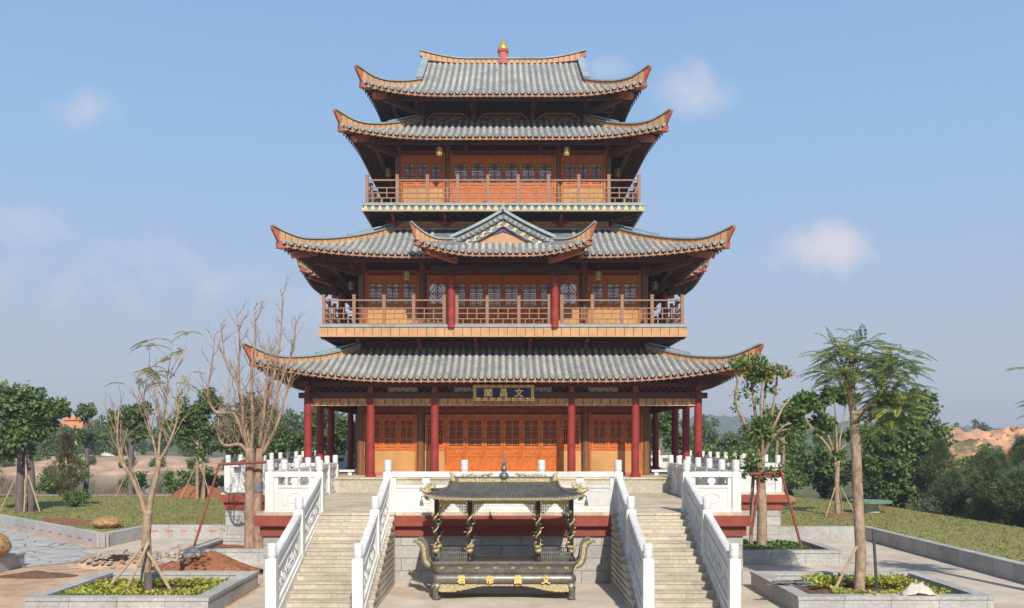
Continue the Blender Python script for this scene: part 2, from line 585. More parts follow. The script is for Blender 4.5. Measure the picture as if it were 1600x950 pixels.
    def build(s, name, mats, parent=None, smooth=False, loc=None):
        return link(name, s.mesh(name, mats, smooth), parent, loc)


def rot(k, p):
    x, y, z = p
    k %= 4
    return [(x, y, z), (-y, x, z), (-x, -y, z), (y, -x, z)][k]


def link(name, me, parent=None, loc=None, rz=None):
    o = bpy.data.objects.new(name, me)
    C.collection.objects.link(o)
    if parent:
        o.parent = parent
    if loc:
        o.location = loc
    if rz:
        o.rotation_euler = (0, 0, rz)
    return o


def tag(o, label=None, cat=None, group=None, kind=None):
    if label:
        o['label'] = label
    if cat:
        o['category'] = cat
    if group:
        o['group'] = group
    if kind:
        o['kind'] = kind
    return o


def empty(name, loc=(0, 0, 0), rz=0, **kw):
    o = bpy.data.objects.new(name, None)
    C.collection.objects.link(o)
    o.location = loc
    o.rotation_euler = (0, 0, rz)
    return tag(o, **kw)


def copy_tree(o, parent=None):
    c = o.copy()
    C.collection.objects.link(c)
    c.parent = parent
    for ch in list(o.children):
        copy_tree(ch, c)
    return c


def glyph(ch, size, depth, bold=0.0):
    """one written character as mesh data, centred, standing in the XZ plane and facing -Y"""
    cu_ = bpy.data.curves.new('glyph', 'FONT')
    cu_.body = ch
    cu_.size = size
    cu_.extrude = depth
    cu_.offset = bold
    cu_.resolution_u = 3
    cu_.align_x = 'CENTER'
    ob = bpy.data.objects.new('glyph', cu_)
    C.collection.objects.link(ob)
    bpy.context.view_layer.update()
    me = bpy.data.meshes.new_from_object(ob.evaluated_get(bpy.context.evaluated_depsgraph_get()))
    bpy.data.objects.remove(ob)
    bpy.data.curves.remove(cu_)
    ys = [v.co.y for v in me.vertices] or [0]
    xs = [v.co.x for v in me.vertices] or [0]
    cy, cx = (min(ys) + max(ys)) / 2, (min(xs) + max(xs)) / 2
    for v in me.vertices:
        v.co = Vector((v.co.x - cx, -v.co.z, v.co.y - cy))
    me.materials.clear()
    return me


def smooth01(t):
    t = max(0, min(1, t))
    return t * t * (3 - 2 * t)
# ------------------------------------------------------------------ the pavilion (local frame: centre at 0,0; front faces -Y)
PAV = empty('pavilion', (0, 39, 0), label='four-storey timber pavilion with red columns and grey tiled upturned roofs', cat='pavilion')
ROWS = 0.236


def S(t, q0=0.42, p=2.2):
    return max(0.0, (t - q0) / (1 - q0)) ** p if t < 1 else 1.0


class Roof:
    """one square skirt of roof: height field shared by tiles, soffit, ridges and beams"""
    def __init__(s, N, wm, E, zt, zm, lift, conc=0.35):
        s.N, s.wm, s.E, s.zt, s.zm, s.lift, s.conc = N, wm, E, zt, zm, lift, conc

    def we(s, u):
        return s.wm + (s.E - s.wm) * S(min(1, abs(u) / s.E))

    def z(s, u, w):
        t = (w - s.N) / (s.wm - s.N)
        h = s.zt - (s.zt - s.zm) * (t + s.conc * t * (1 - t)) if t <= 1 else s.zm - (s.zt - s.zm) * (1 - s.conc) * (t - 1) * 0.55
        q = min(1.0, abs(u) / max(w, 1e-3))
        te = (w - s.N) / (s.E - s.N)
        return h + s.lift * S(q) * max(0, te) ** 1.5


def tile_row(mb, path, r=0.072, mi=0):
    """half-round tile row over a list of points; across = horizontal perpendicular"""
    p0, p1 = Vector(path[0]), Vector(path[-1])
    d = (p1 - p0)
    d.z = 0
    d.normalize()
    a = Vector((d.y, -d.x, 0))
    pts = []
    for p in path:
        p = Vector(p)
        pts.append([p + a * (r * math.cos(t)) + Vector((0, 0, r * 1.05 * math.sin(t) - 0.006)) for t in (0, PI * 0.25, PI * 0.5, PI * 0.75, PI)])
    mb.grid(pts, mi)


def eave_end(mb_disc, mb_drip, p, out, r=0.076):
    """round tile end at p facing the outward direction, and the pale drip tile beside it"""
    p, out = Vector(p), Vector(out).normalized()
    mb_disc.tube([p - out * 0.03, p + out * 0.025], [r, r], 9, 0)


def drip(mb, p, out, half=0.05, top=0.02, low=0.20):
    p, out = Vector(p), Vector(out).normalized()
    a = Vector((out.y, -out.x, 0))
    q = p + out * 0.008
    poly = [(-half * 2.3, -0.165), (-half * 2.3, -0.135), (-half * 0.75, -0.115), (-half * 0.45, -0.01), (half * 0.45, -0.01), (half * 0.75, -0.115), (half * 2.3, -0.135), (half * 2.3, -0.165), (0.02, -0.168), (0.008, -low), (-0.008, -low), (-0.02, -0.168)]
    n = len(poly)
    vs = [q + a * x + Vector((0, 0, z)) for x, z in poly] + [q - out * 0.03 + a * x + Vector((0, 0, z)) for x, z in poly]
    mb.add(vs, [tuple(range(n))] + [tuple(range(2 * n - 1, n - 1, -1))] + [(i, (i + 1) % n, n + (i + 1) % n, n + i) for i in range(n)])


def ridge_parts(stations, across, width=0.15):
    """a ridge wall: orange brick face with dark joints, brown horn plate, blue-grey cap.
    stations: list of (point at foot, top z)"""
    body, cap, horn = MB(), MB(), MB()
    a = Vector(across).normalized()
    n = len(stations)
    for i in range(n - 1):
        (p, zt), (q, zu) = stations[i], stations[i + 1]
        p, q = Vector(p), Vector(q)
        last = i >= n - 2

        def ring(p, zt, w):
            return [p - a * w, p + a * w, Vector((p.x, p.y, zt)) + a * w, Vector((p.x, p.y, zt)) - a * w]
        r0, r1 = ring(p, zt, width / 2 * 0.8), ring(q, zu, width / 2 * 0.8)
        tgt = horn if last else body
        tgt.add(r0 + r1, [(0, 1, 2, 3), (7, 6, 5, 4), (0, 4, 5, 1), (1, 5, 6, 2), (2, 6, 7, 3), (3, 7, 4, 0)], 1 if not last else 0)
        if not last:                                   # the lighter bricks stand proud between the joints
            m0, m1 = p.lerp(q, 0.07), p.lerp(q, 0.93)
            h0, h1 = zt + (zu - zt) * 0.07, zt + (zu - zt) * 0.93
            m0.z += 0.02
            m1.z += 0.02
            r0, r1 = ring(m0, h0 - 0.025, width / 2), ring(m1, h1 - 0.025, width / 2)
            body.add(r0 + r1, [(0, 1, 2, 3), (7, 6, 5, 4), (0, 4, 5, 1), (1, 5, 6, 2), (2, 6, 7, 3), (3, 7, 4, 0)], 0)
        b0 = Vector((p.x, p.y, zt))
        b1 = Vector((q.x, q.y, zu))
        cw = width / 2 + 0.045
        up = Vector((0, 0, 0.05))
        cap.hexa([b0 - a * cw, b0 + a * cw, b1 + a * cw, b1 - a * cw, b0 - a * cw + up, b0 + a * cw + up, b1 + a * cw + up, b1 - a * cw + up])
    return body, cap, horn


def hip_stations(rf, w0, tip, h=0.17, curl=0.28, seg=0.2):
    n = max(4, int((rf.E + tip - w0) * 1.2 / seg))
    st = []
    for i in range(n + 1):
        w = w0 + (rf.E + tip - w0) * i / n
        zb = rf.z(min(w, rf.E), min(w, rf.E))
        t = max(0, (w - (rf.E + tip - 1.25)) / 1.25)
        zt = zb + h + curl * t ** 2.2
        if w > rf.E:
            k = (w - rf.E) / tip
            zb = zb - 0.05 + (zt - zb + 0.0) * (k ** 1.6) * 0.93
        else:
            zb -= 0.04
        st.append(((w, -w, zb), zt))
    return st


def build_roof(rf, name_label, tip=0.17, w_hip0=None, upper_cap=True, skip=None):
    """tiles, soffit, rafters, drips, hip ridges and hip rafters of one storey's roof"""
    pan, rows, disc, drp, sof, raft = MB(), MB(), MB(), MB(), MB(), MB()
    ns = 24
    ss = [math.copysign(1 - (1 - abs(i / ns)) ** 1.0, i) for i in range(-ns, ns + 1)]
    top, bot = [], []
    for s_ in ss:
        ue = s_ * rf.E
        wv = rf.we(ue)
        line, lineb = [], []
        for j in range(9):
            r = j / 8
            u = s_ * (rf.N + (rf.E - rf.N) * r)
            w = rf.N + (wv - rf.N) * r
            if abs(s_) == 1:
                w = abs(u)
            z = rf.z(u, w)
            line.append((u, -w, z))
            lineb.append((u, -w + 0.02, z - 0.13))
        top.append(line)
        bot.append(lineb)
    pan.grid(top)
    sof.grid(bot)
    # fascia closing the edge
    sof.grid([[t[-1], b_[-1]] for t, b_ in zip(top, bot)])
    nrow = int(rf.E / ROWS)
    for i in range(-nrow, nrow + 1):
        u = i * ROWS
        if abs(u) > rf.E - 0.06:
            continue
        we = rf.we(u)
        w0 = max(rf.N, abs(u) + 0.05)
        hidden = skip and skip(u)
        if we - w0 > 0.08 and not hidden:
            k = max(2, int((we - w0) / 0.35) + 1)
            tile_row(rows, [(u, -w, rf.z(u, w)) for w in [we + (w0 - we) * j / k for j in range(k + 1)]])
        if hidden:
            continue
        z = rf.z(u, we)
        e = 0.02
        du = (rf.we(u + e) - rf.we(u - e)) / (2 * e) if abs(u) < rf.E - .1 else 0
        out = Vector((-(-du) * 0, -1, 0)).normalized()
        eave_end(disc, drp, (u, -we - 0.015, z + 0.005), out)
        for uu in (u + ROWS / 2,):
            if abs(uu) < rf.E - 0.05:
                wv = rf.we(uu)
                drip(drp, (uu, -wv - 0.02, rf.z(uu, wv)), (0, -1, 0))
        # rafter under each row
        wr0, wr1 = max(rf.N - 0.05, abs(u) - 0.02), we - 0.10
        if wr1 - wr0 > 0.15:
            kk = 3
            P = [wr0 + (wr1 - wr0) * j / kk for j in range(kk + 1)]
            for j in range(kk):
                a_, b_ = (u, -P[j], rf.z(u, P[j]) - 0.175), (u, -P[j + 1], rf.z(u, P[j + 1]) - 0.175)
                raft.bar(a_, b_, 0.085, 0.085)
    ro = pan.merge4().build('tiled_roof', 'tile_pan', PAV)
    tag(ro, name_label)
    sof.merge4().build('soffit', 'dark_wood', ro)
    for nm, m_, mt, sm in (('tile_rows', rows, 'tile', True), ('tile_ends', disc, 'tile_end', False), ('drip_tiles', drp, 'drip_tan', False), ('rafters', raft, 'beam_wood', False)):
        me = m_.mesh(nm, mt, sm)
        for k in range(4):                             # the four sides share one mesh
            link(nm, me, ro, rz=k * PI / 2)
    # hip ridges with horns: four of each
    st = hip_stations(rf, w_hip0 if w_hip0 is not None else rf.N + 0.02, tip)
    body, cap, horn = ridge_parts(st, (1, 1, 0))
    if upper_cap:                                     # a second, raised cap on the upper stretch of the hip
        wa, wb = rf.N + 0.05, rf.N + (rf.E - rf.N) * 0.42
        cap.bar((wa, -wa, rf.z(wa, wa) + 0.27), (wb, -wb, rf.z(wb, wb) + 0.255), 0.11, 0.06)
    bm_, cm_, hm_ = body.mesh('hip_ridge', ['trim_orange', 'trim_gap']), cap.mesh('ridge_cap', 'cap_blue'), horn.mesh('horn_tip', 'horn_brown')
    hr = MB()
    wE, wI = rf.E - 0.02, rf.N - 0.2
    zf = lambda w: rf.z(w, w)
    hr.bar((wI, -wI, zf(rf.N) - 0.42), (wE - 0.42, -(wE - 0.42), zf(wE - 0.42) - 0.40), 0.19, 0.22)
    hr.bar((wI, -wI, zf(rf.N) - 0.24), ((rf.N + wE) / 2, -(rf.N + wE) / 2, zf((rf.N + wE) / 2) - 0.22), 0.17, 0.2)
    hr.bar(((rf.N + wE) / 2, -(rf.N + wE) / 2, zf((rf.N + wE) / 2) - 0.22), (wE, -wE, zf(wE) - 0.16), 0.17, 0.2)
    hrm = hr.mesh('hip_rafter', 'horn_brown')
    for k in range(4):
        h = link('hip_ridge', bm_, ro, rz=k * PI / 2)
        link('ridge_cap', cm_, ro, rz=k * PI / 2)
        link('horn_tip', hm_, ro, rz=k * PI / 2)
        link('hip_rafter', hrm, ro, rz=k * PI / 2)
    return ro


def ring_beam(mb, w, z0, z1, t, ext=0.0, mi=0):
    """square ring of beams; ends cross at the corners when ext > 0"""
    for k in range(4):
        s0 = len(mb.v)
        e = ext if k % 2 == 0 else ext - 0.004
        d = 0 if k % 2 == 0 else 0.004
        mb.box(-(w + e), w + e, -w - t / 2 + d, -w + t / 2 - d, z0 + d, z1 - d, mi)
        mb.xf(lambda p: rot(k, p), s0)


R1 = Roof(5.13, 7.70, 8.25, 6.76, 5.60, 0.66)
R2 = Roof(4.06, 6.95, 7.55, 11.25, 9.86, 0.40)
R3 = Roof(3.12, 5.35, 5.80, 15.62, 14.38, 0.34)
R4 = Roof(3.20, 4.75, 5.14, 17.00, 16.13, 0.40, 0.15)
R4.upper = lambda w: 17.0 + (3.2 - w) * 0.60 + 0.15 * ((3.2 - w) / 3.2) ** 2

build_roof(R1, 'lowest grey tiled roof with dusty pale tiles', 0.17)
ro2 = build_roof(R2, 'second grey tiled roof with a small gable on each side', 0.13, skip=lambda u: abs(u) < 2.5)
build_roof(R3, 'third narrow grey tiled roof', 0.11)
ro4 = build_roof(R4, 'topmost grey tiled roof with a straight main ridge', 0.13, w_hip0=3.16, upper_cap=False)

# upper slopes, gable ends and ridges of the topmost roof
mb = MB()
for sgn in (-1, 1):
    mb.grid([[(x, sgn * w, R4.upper(w)) for w in (3.2, 2.4, 1.6, 0.8, 0.0)] for x in (-3.2, 3.2)])
mb.build('upper_slopes', 'tile_pan', ro4)
for sgn in (-1, 1):
    mb = MB()
    for i in range(-13, 14):
        if abs(i * ROWS) < 3.1:
            tile_row(mb, [(i * ROWS, sgn * w, R4.upper(w)) for w in (3.22, 2.6, 2.0, 1.4, 0.8, 0.08)])
    mb.build('tile_rows', 'tile', ro4, smooth=True)
mb = MB()
prof = [(-w, R4.upper(w) - 0.02) for w in (3.2, 2.4, 1.6, 0.8)] + [(0, R4.upper(0) - 0.02)] + [(w, R4.upper(w) - 0.02) for w in (0.8, 1.6, 2.4, 3.2)]
for x in (-3.12, 3.04):
    mb = MB()
    mb.prism(prof, 'x', x, x + 0.08)
    mb.build('gable_wall', 'red_wood', ro4)
for sx in (-1, 1):
    for sy in (-1, 1):
        body, cap = MB(), MB()
        ws = [0.1 + 3.02 * i / 8 for i in range(9)]
        for a, b_ in zip(ws, ws[1:]):
            body.bar((sx * 3.19, sy * a, R4.upper(a) + 0.10), (sx * 3.19, sy * b_, R4.upper(b_) + 0.10), 0.18, 0.26)
            cap.bar((sx * 3.19, sy * a, R4.upper(a) + 0.26), (sx * 3.19, sy * b_, R4.upper(b_) + 0.26), 0.27, 0.06)
        g = body.build('gable_ridge', 'horn_brown', ro4)
        cap.build('gable_ridge_cap', 'cap_blue', ro4)
st = []
for i in range(31):
    x = -3.42 + 6.84 * i / 30
    up = 0.34 * max(0, (abs(x) - 1.5) / 1.9) ** 1.7
    st.append(((x, 0, 19.03 + max(0, abs(x) - 3.2) * 0.8 + up * .5), 19.22 + up))
body, cap, horn = ridge_parts(st, (0, 1, 0), 0.22)
st2 = st[-2:]
mr_ = body.build('main_ridge', ['trim_orange', 'trim_gap'], PAV)
cap.build('ridge_cap', 'cap_blue', mr_)
horn.build('ridge_end', 'horn_brown', mr_)
mb = MB()
mb.tube([(0, 0, 19.0), (0, 0, 19.10), (0, 0, 19.12), (0, 0, 19.50), (0, 0, 19.53), (0, 0, 19.58)], [0.24, 0.24, 0.20, 0.19, 0.235, 0.235], 18)
fin = mb.build('roof_finial', 'pink_plaster', PAV, smooth=False)
mb = MB()
mb.lathe([(0.20, 19.58), (0.235, 19.62), (0.22, 19.70), (0.15, 19.84), (0.07, 19.97), (0.0, 20.10)], 18)
mb.build('finial_tip', 'gold', fin, smooth=True)

# ---- gabled porch roofs, one on each side of the second roof
def zg(x):
    x = abs(x)
    return 11.13 - 0.62 * x + 0.06 * x * x


def build_porch():
    pan, rows, disc, drp, sof = MB(), MB(), MB(), MB(), MB()
    HW, WF, XI = 2.93, 7.62, 1.72
    WG = 7.02
    lift = 0.42
    se = lambda x: S(min(1, abs(x) / HW), 0.25, 2.0)
    we = lambda x: WF + 0.13 * se(x)
    ze = lambda x: 9.78 + lift * se(x)
    def zs(x, w):                                     # front skirt
        t = (we(x) - w) / (we(x) - WG)
        return ze(x) + (10.16 - 9.78) * t * (1 - 0.25 * (1 - t)) * (1 - 0.55 * se(x))
    G = [[(HW * s_ + (XI * s_ - HW * s_) * r, -(we(HW * s_) + (WG - we(HW * s_)) * r), zs(HW * s_, we(HW * s_) + (WG - we(HW * s_)) * r)) for r in (0, .25, .5, .75, 1)] for s_ in [i / 16 for i in range(-16, 17)]]
    pan.grid(G)
    sof.grid([[(p[0], p[1] + 0.02, p[2] - 0.12) for p in row] for row in G])
    sof.grid([[row[0], (row[0][0], row[0][1] + 0.02, row[0][2] - 0.12)] for row in G])
    n = int(HW / 0.225)
    for i in range(-n, n + 1):
        u = i * 0.225
        w1 = WG if abs(u) < XI else WG + (abs(u) - XI) / (HW - XI) * (we(HW) - WG)
        if we(u) - w1 > 0.05:
            tile_row(rows, [(u, -(we(u) + (w1 - we(u)) * j / 3), zs(u, we(u) + (w1 - we(u)) * j / 3)) for j in range(4)])
        eave_end(disc, drp, (u, -we(u) - 0.015, ze(u) + 0.005), (0, -1, 0))
        uu = u + 0.1125
        if abs(uu) < HW - .04:
            drip(drp, (uu, -we(uu) - 0.02, ze(uu)), (0, -1, 0))
    # the two long slopes running back into the main roof, and the side corners
    for sg in (-1, 1):
        xs = [0, 0.5, 1.0, 1.5, 2.0, 2.62]
        G = [[(sg * x, -w, zg(x)) for x in xs] for w in (4.2, 5.6, 7.12)]
        pan.grid(G)
        sof.grid([[(p[0], p[1], p[2] - 0.1) for p in row] for row in G])
        cn = (sg * HW, -we(HW), ze(HW))
        tri = [(sg * XI, -WG, 10.22), (sg * 2.62, -7.0, zg(2.62)), (sg * 2.72, -7.35, zg(2.62) + 0.08), cn]
        pan.add(tri, [(0, 1, 2, 3)])
        sof.add([(p[0], p[1], p[2] - 0.12) for p in tri], [(0, 1, 2, 3)])
        w = 6.95
        while w > 4.3:
            tile_row(rows, [(sg * x, -w, zg(x)) for x in (2.62, 2.1, 1.6, 1.1, 0.6, 0.12)])
            eave_end(disc, drp, (sg * 2.63, -w, zg(2.62)), (sg, 0, 0))
            w -= 0.235
        for k_, (xx, wx, zz) in enumerate([(2.66, 7.15, zg(2.62) + .03), (2.72, 7.37, zg(2.62) + .1), (2.82, 7.58, zg(2.62) + .2)]):
            eave_end(disc, drp, (sg * xx, -wx, zz), (sg, 0, 0))
            drip(drp, (sg * (xx + 0.01), -wx + 0.11, zz - 0.01), (sg, 0, 0))
    # tile ends stepping up the gable verge
    for sg in (-1, 1):
        x = 0.10
        while x < 1.75:
            eave_end(disc, drp, (sg * x, -7.17, zg(x) - 0.06), (0, -1, 0), 0.07)
            x += 0.155
    po = pan.build('porch_roof', 'tile_pan', PAV)
    rows.build('tile_rows', 'tile', po, smooth=True)
    disc.build('tile_ends', 'tile_end', po)
    drp.build('drip_tiles', 'drip_tan', po)
    sof.build('soffit', 'dark_wood', po)
    # verge ridge, barge board with painted ornaments, pediment
    cap, vb, barge, orn, ped = MB(), MB(), MB(), MB(), MB()
    xs = [i * 1.78 / 10 for i in range(11)]
    for sg in (-1, 1):
        for a, b_ in zip(xs, xs[1:]):
            def strip(m_, o0, o1, y0, y1, mi=0):
                A, B = [(sg * a, zg(a) + o0), (sg * b_, zg(b_) + o0), (sg * b_, zg(b_) + o1), (sg * a, zg(a) + o1)], None
                m_.prism(A, 'y', y0, y1, mi)
            strip(cap, 0.09, 0.19, -7.24, -6.98)
            strip(vb, -0.16, 0.09, -7.16, -7.0)
            strip(barge, -0.40, -0.16, -7.10, -7.04)
        for i in range(6):
            x = 0.13 + i * 0.27
            z = zg(x) - 0.285
            sl = -sg * 0.5
            for dx, dz, sx_, sz_ in ((-.05, -.04, .09, .05), (.0, .0, .06, .14), (.05, .045, .09, .05)):
                orn.cbox(sg * x + dx, -7.115, z + dz + dx * sl, sx_, 0.03, sz_)
    cap.bar((0, -7.27, zg(0) + 0.12), (0, -7.27, zg(0) + 0.34), 0.16, 0.06)
    ped.prism([(-1.55, 10.06), (1.55, 10.06), (0, zg(0) - 0.40)], 'y', -6.985, -6.95, 0)
    for sg in (-1, 1):
        ped.bar((sg * 1.42, -7.0, 10.145), (sg * 0.0, -7.0, zg(0) - 0.50), 0.05, 0.10, 1)
    ped.box(-1.55, 1.55, -7.02, -6.95, 10.02, 10.19, 2)
    cap.build('verge_ridge', 'cap_blue', po)
    vb.build('verge_tiles', 'tile_pan', po)
    barge.build('barge_board', 'slate_blue', po)
    orn.build('barge_ornament', 'cream_paint', po)
    ped.build('pediment', ['trim_orange', 'purple_paint', 'pink_plaster'], po)
    # ridge along the top
    mb_ = MB()
    mb_.bar((0, -7.05, zg(0) + 0.06), (0, -4.3, zg(0) + 0.06), 0.2, 0.22)
    mb_.build('porch_ridge', 'cap_blue', po)
    # hips with horns
    for sg in (-1, 1):
        st_ = []
        nn = 10
        for i in range(nn + 1):
            t = i / nn
            x = XI - 0.12 + (HW + 0.13 - XI + 0.12) * t
            w = WG + 0.02 + (we(HW) + 0.10 - WG) * t
            zb = 10.14 + (ze(HW) - 10.14) * t - 0.10 * math.sin(PI * t)
            zt = zb + 0.16 + 0.32 * max(0, (t - 0.35) / 0.65) ** 2
            if i == nn:
                zb = zt - 0.05
            st_.append(((sg * x, -w, zb - 0.03), zt))
        body, cap2, horn = ridge_parts(st_, (sg * 0.5, 1, 0), 0.13)
        body.build('hip_ridge', ['trim_orange', 'trim_gap'], po)
        cap2.build('ridge_cap', 'cap_blue', po)
        horn.build('horn_tip', 'horn_brown', po)
        hb = MB()
        hb.bar((sg * 1.6, -6.6, 9.86), (sg * (HW - 0.02), -we(HW) + 0.02, ze(HW) - 0.15), 0.16, 0.18)
        hb.bar((sg * 1.6, -6.6, 9.66), (sg * (HW - 0.36), -we(HW) + 0.28, ze(HW) - 0.36), 0.17, 0.19)
        hb.build('hip_rafter', 'horn_brown', po)
    bm2 = MB()
    bm2.box(-2.5, 2.5, -6.62, -6.42, 9.30, 9.50)
    for x in (-1.79, 0, 1.79):
        bm2.box(x - .06, x + .06, -6.60, -6.44, 9.18, 9.297)
    bm2.build('porch_beam', 'dark_wood', po)
    return po


porch = build_porch()
for k in (1, 2, 3):
    c = copy_tree(porch, PAV)
    c.rotation_euler = (0, 0, k * PI / 2)

# ---- base platform
mb = MB()
mb.box(-7.3, 7.3, -7.3, 7.3, 1.70, 2.19)
b0 = mb.build('base_platform', 'riser_stone', PAV)
mb = MB()
mb.box(-7.34, 7.34, -7.34, 7.34, 2.19, 2.25)
mb.build('platform_floor', 'deck_stone', b0)

# ---- storey walls
def four_walls(c, z0, z1, t=0.12):
    m_ = MB()
    ring_beam(m_, c, z0, z1, t)
    return m_


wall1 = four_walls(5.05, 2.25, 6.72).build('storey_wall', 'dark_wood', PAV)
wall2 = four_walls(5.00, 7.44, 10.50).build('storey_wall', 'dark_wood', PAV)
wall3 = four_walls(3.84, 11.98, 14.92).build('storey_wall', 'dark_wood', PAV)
MB().box(-5.0, 5.0, -5.0, 5.0, 6.70, 6.80).build('ceiling', 'dark_wood', wall1)
MB().box(-3.75, 3.75, -3.75, 3.75, 14.80, 14.9).build('ceiling', 'dark_wood', wall3)
# corridor ceiling of the ground floor
mb = MB()
ring_beam(mb, 5.9, 5.02, 5.08, 1.4)
mb.build('corridor_ceiling', 'dark_wood', wall1)

# ---- columns
col = MB()
col.tube([(0, 0, 2.25), (0, 0, 2.33), (0, 0, 2.36), (0, 0, 4.95)], [0.19, 0.19, 0.142, 0.132], 20)
cm = col.mesh('red_column', 'red_paint', smooth=False)
done = set()
for k in range(4):
    for x in (-6.68, -4.53, -2.34, 2.34, 4.53):
        p = rot(k, (x, -6.68, 0))
        link('red_column', cm, PAV, p)
bc = MB()
bc.tube([(0, 0, 0), (0, 0, 1)], [0.145, 0.135], 18)
bcm = bc.mesh('timber_column', 'brown_wood')
for (c, z0, h, xs) in ((5.10, 2.25, 2.9, (-5.10, -2.97, 2.97)), (5.05, 7.46, 2.6, (-5.05, -2.90, 2.90)), (3.88, 12.0, 2.6, (-3.88, -2.06, 2.06))):
    for k in range(4):
        for x in xs:
            p = rot(k, (x, -c - 0.02, z0))
            o = link('timber_column', bcm, PAV, p)
            o.scale = (1, 1, h) if c > 4 else (0.85, 0.85, h)
pc = MB()
pc.tube([(0, 0, 7.40), (0, 0, 9.32)], [0.135, 0.13], 18)
pcm = pc.mesh('red_column', 'red_paint')
for k in range(4):
    for x in (-1.79, 1.79):
        link('red_column', pcm, PAV, rot(k, (x, -6.36, 0)))

# ---- doors and windows
def lattice(mb_, w, z0, z1, y, t=0.024, d=0.025):
    """carved lattice: diamonds above, nested squares below"""
    h = z1 - z0
    zc2 = z0 + w / 2 * 0.98
    zc1 = z1 - (h - w) / 2 if h > w * 1.25 else (z0 + z1) / 2
    zs = z0 + w
    def ln(a, b_):
        mb_.bar((a[0], y, a[1]), (b_[0], y, b_[1]), t, d)
    for x in (-w / 2 + t / 2, w / 2 - t / 2):
        ln((x, z0), (x, z1))
    for z in (z0 + t / 2, z1 - t / 2):
        ln((-w / 2, z), (w / 2, z))
    if h > w * 1.25:
        for f in (0.36, 0.24, 0.12):
            a = w * f
            q = [(0, zc2 + a), (a, zc2 + a), (a, zc2 - a), (-a, zc2 - a), (-a, zc2 + a), (0, zc2 + a)]
            for i in range(5):
                ln(q[i], q[i + 1])
        ln((-w / 2, zc2), (w / 2, zc2))
        ln((0, z0), (0, z1))
        ln((-w / 2, zs), (w / 2, zs))
        hh = (z1 - zs) / 2
        zc = (z1 + zs) / 2
        for f in (1.0, 0.62, 0.3):
            q = [(0, zc + hh * f), (w / 2 * f, zc), (0, zc - hh * f), (-w / 2 * f, zc), (0, zc + hh * f)]
            for i in range(4):
                ln(q[i], q[i + 1])
        for sx in (-1, 1):
            for sz in (-1, 1):
                ln((sx * w / 2, zc + sz * hh * 0.55), (sx * w * 0.22, zc + sz * hh))
        ln((-w / 2, zc), (w / 2, zc))
    else:
        zc, hh = (z0 + z1) / 2, h / 2
        for f in (1.0, 0.62, 0.3):
            q = [(0, zc + hh * f), (w / 2 * f, zc), (0, zc - hh * f), (-w / 2 * f, zc), (0, zc + hh * f)]
            for i in range(4):
                ln(q[i], q[i + 1])
        ln((0, z0), (0, z1))
        ln((-w / 2, zc), (w / 2, zc))
        for sx in (-1, 1):
            for sz in (-1, 1):
                ln((sx * w / 2, zc + sz * hh * 0.6), (sx * w * 0.3, zc + sz * hh))


def leaf_meshes(w, h, lz0, lz1, door, pane):
    """a door or window leaf of width w, height h: frame with panel, lattice, pane. Origin at bottom centre, faces -Y"""
    fr = MB()
    st = 0.075
    fr.box(-w / 2 + .004, -w / 2 + st, -0.05, 0.0, 0, h)
    fr.box(w / 2 - st, w / 2 - .004, -0.05, 0.0, 0, h)
    rails = [(h - 0.10, h - 0.004), (lz1, lz1 + 0.07), (lz0 - 0.07, lz0)]
    if h - lz1 > 0.42:
        rails.append((lz1 + 0.24, lz1 + 0.30))
    if door:
        rails += [(0.004, 0.10), (lz0 - 0.36, lz0 - 0.29)]
    else:
        rails += [(0.004, 0.07)]
    for z0, z1 in rails:
        if z1 > z0:
            fr.box(-w / 2 + st, w / 2 - st, -0.046, -0.004, z0, z1)
    fr.box(-w / 2 + st, w / 2 - st, -0.022, -0.006, lz1 + 0.07, h - 0.1)
    if lz0 > 0.1:
        fr.box(-w / 2 + st, w / 2 - st, -0.022, -0.006, 0.06, lz0 - 0.07)
    if door:
        fr.box(-w / 2 + st + .05, w / 2 - st - .05, -0.034, -0.022, 0.16, lz0 - 0.42)
        fr.box(-w / 2 + st + .05, w / 2 - st - .05, -0.034, -0.022, lz0 - 0.24, lz0 - 0.11)
    la = MB()
    lattice(la, w - 2 * st, lz0, lz1, -0.026)
    pa = MB()
    pa.box(-w / 2 + st, w / 2 - st, -0.009, -0.005, lz0, lz1)
    nm = 'door' if door else 'window'
    return fr.mesh(nm, 'orange_wood'), la.mesh('lattice', 'lattice_wood' if pane == 'glass_dark' else 'lattice_brown'), pa.mesh('pane', pane)


def place_leaf(ms, name, x, c, z, k):
    o = link(name, ms[0], PAV, rot(k, (x, -c, z)), k * PI / 2)
    link('lattice', ms[1], o)
    link('pane', ms[2], o)
    return o


def panel(name, m_, x0, x1, c0, c1, z0, z1, k, parent=PAV):
    b_ = MB()
    b_.box(x0, x1, -c1, -c0, z0, z1)
    b_.xf(lambda p: rot(k, p))
    return b_.build(name, m_, parent)


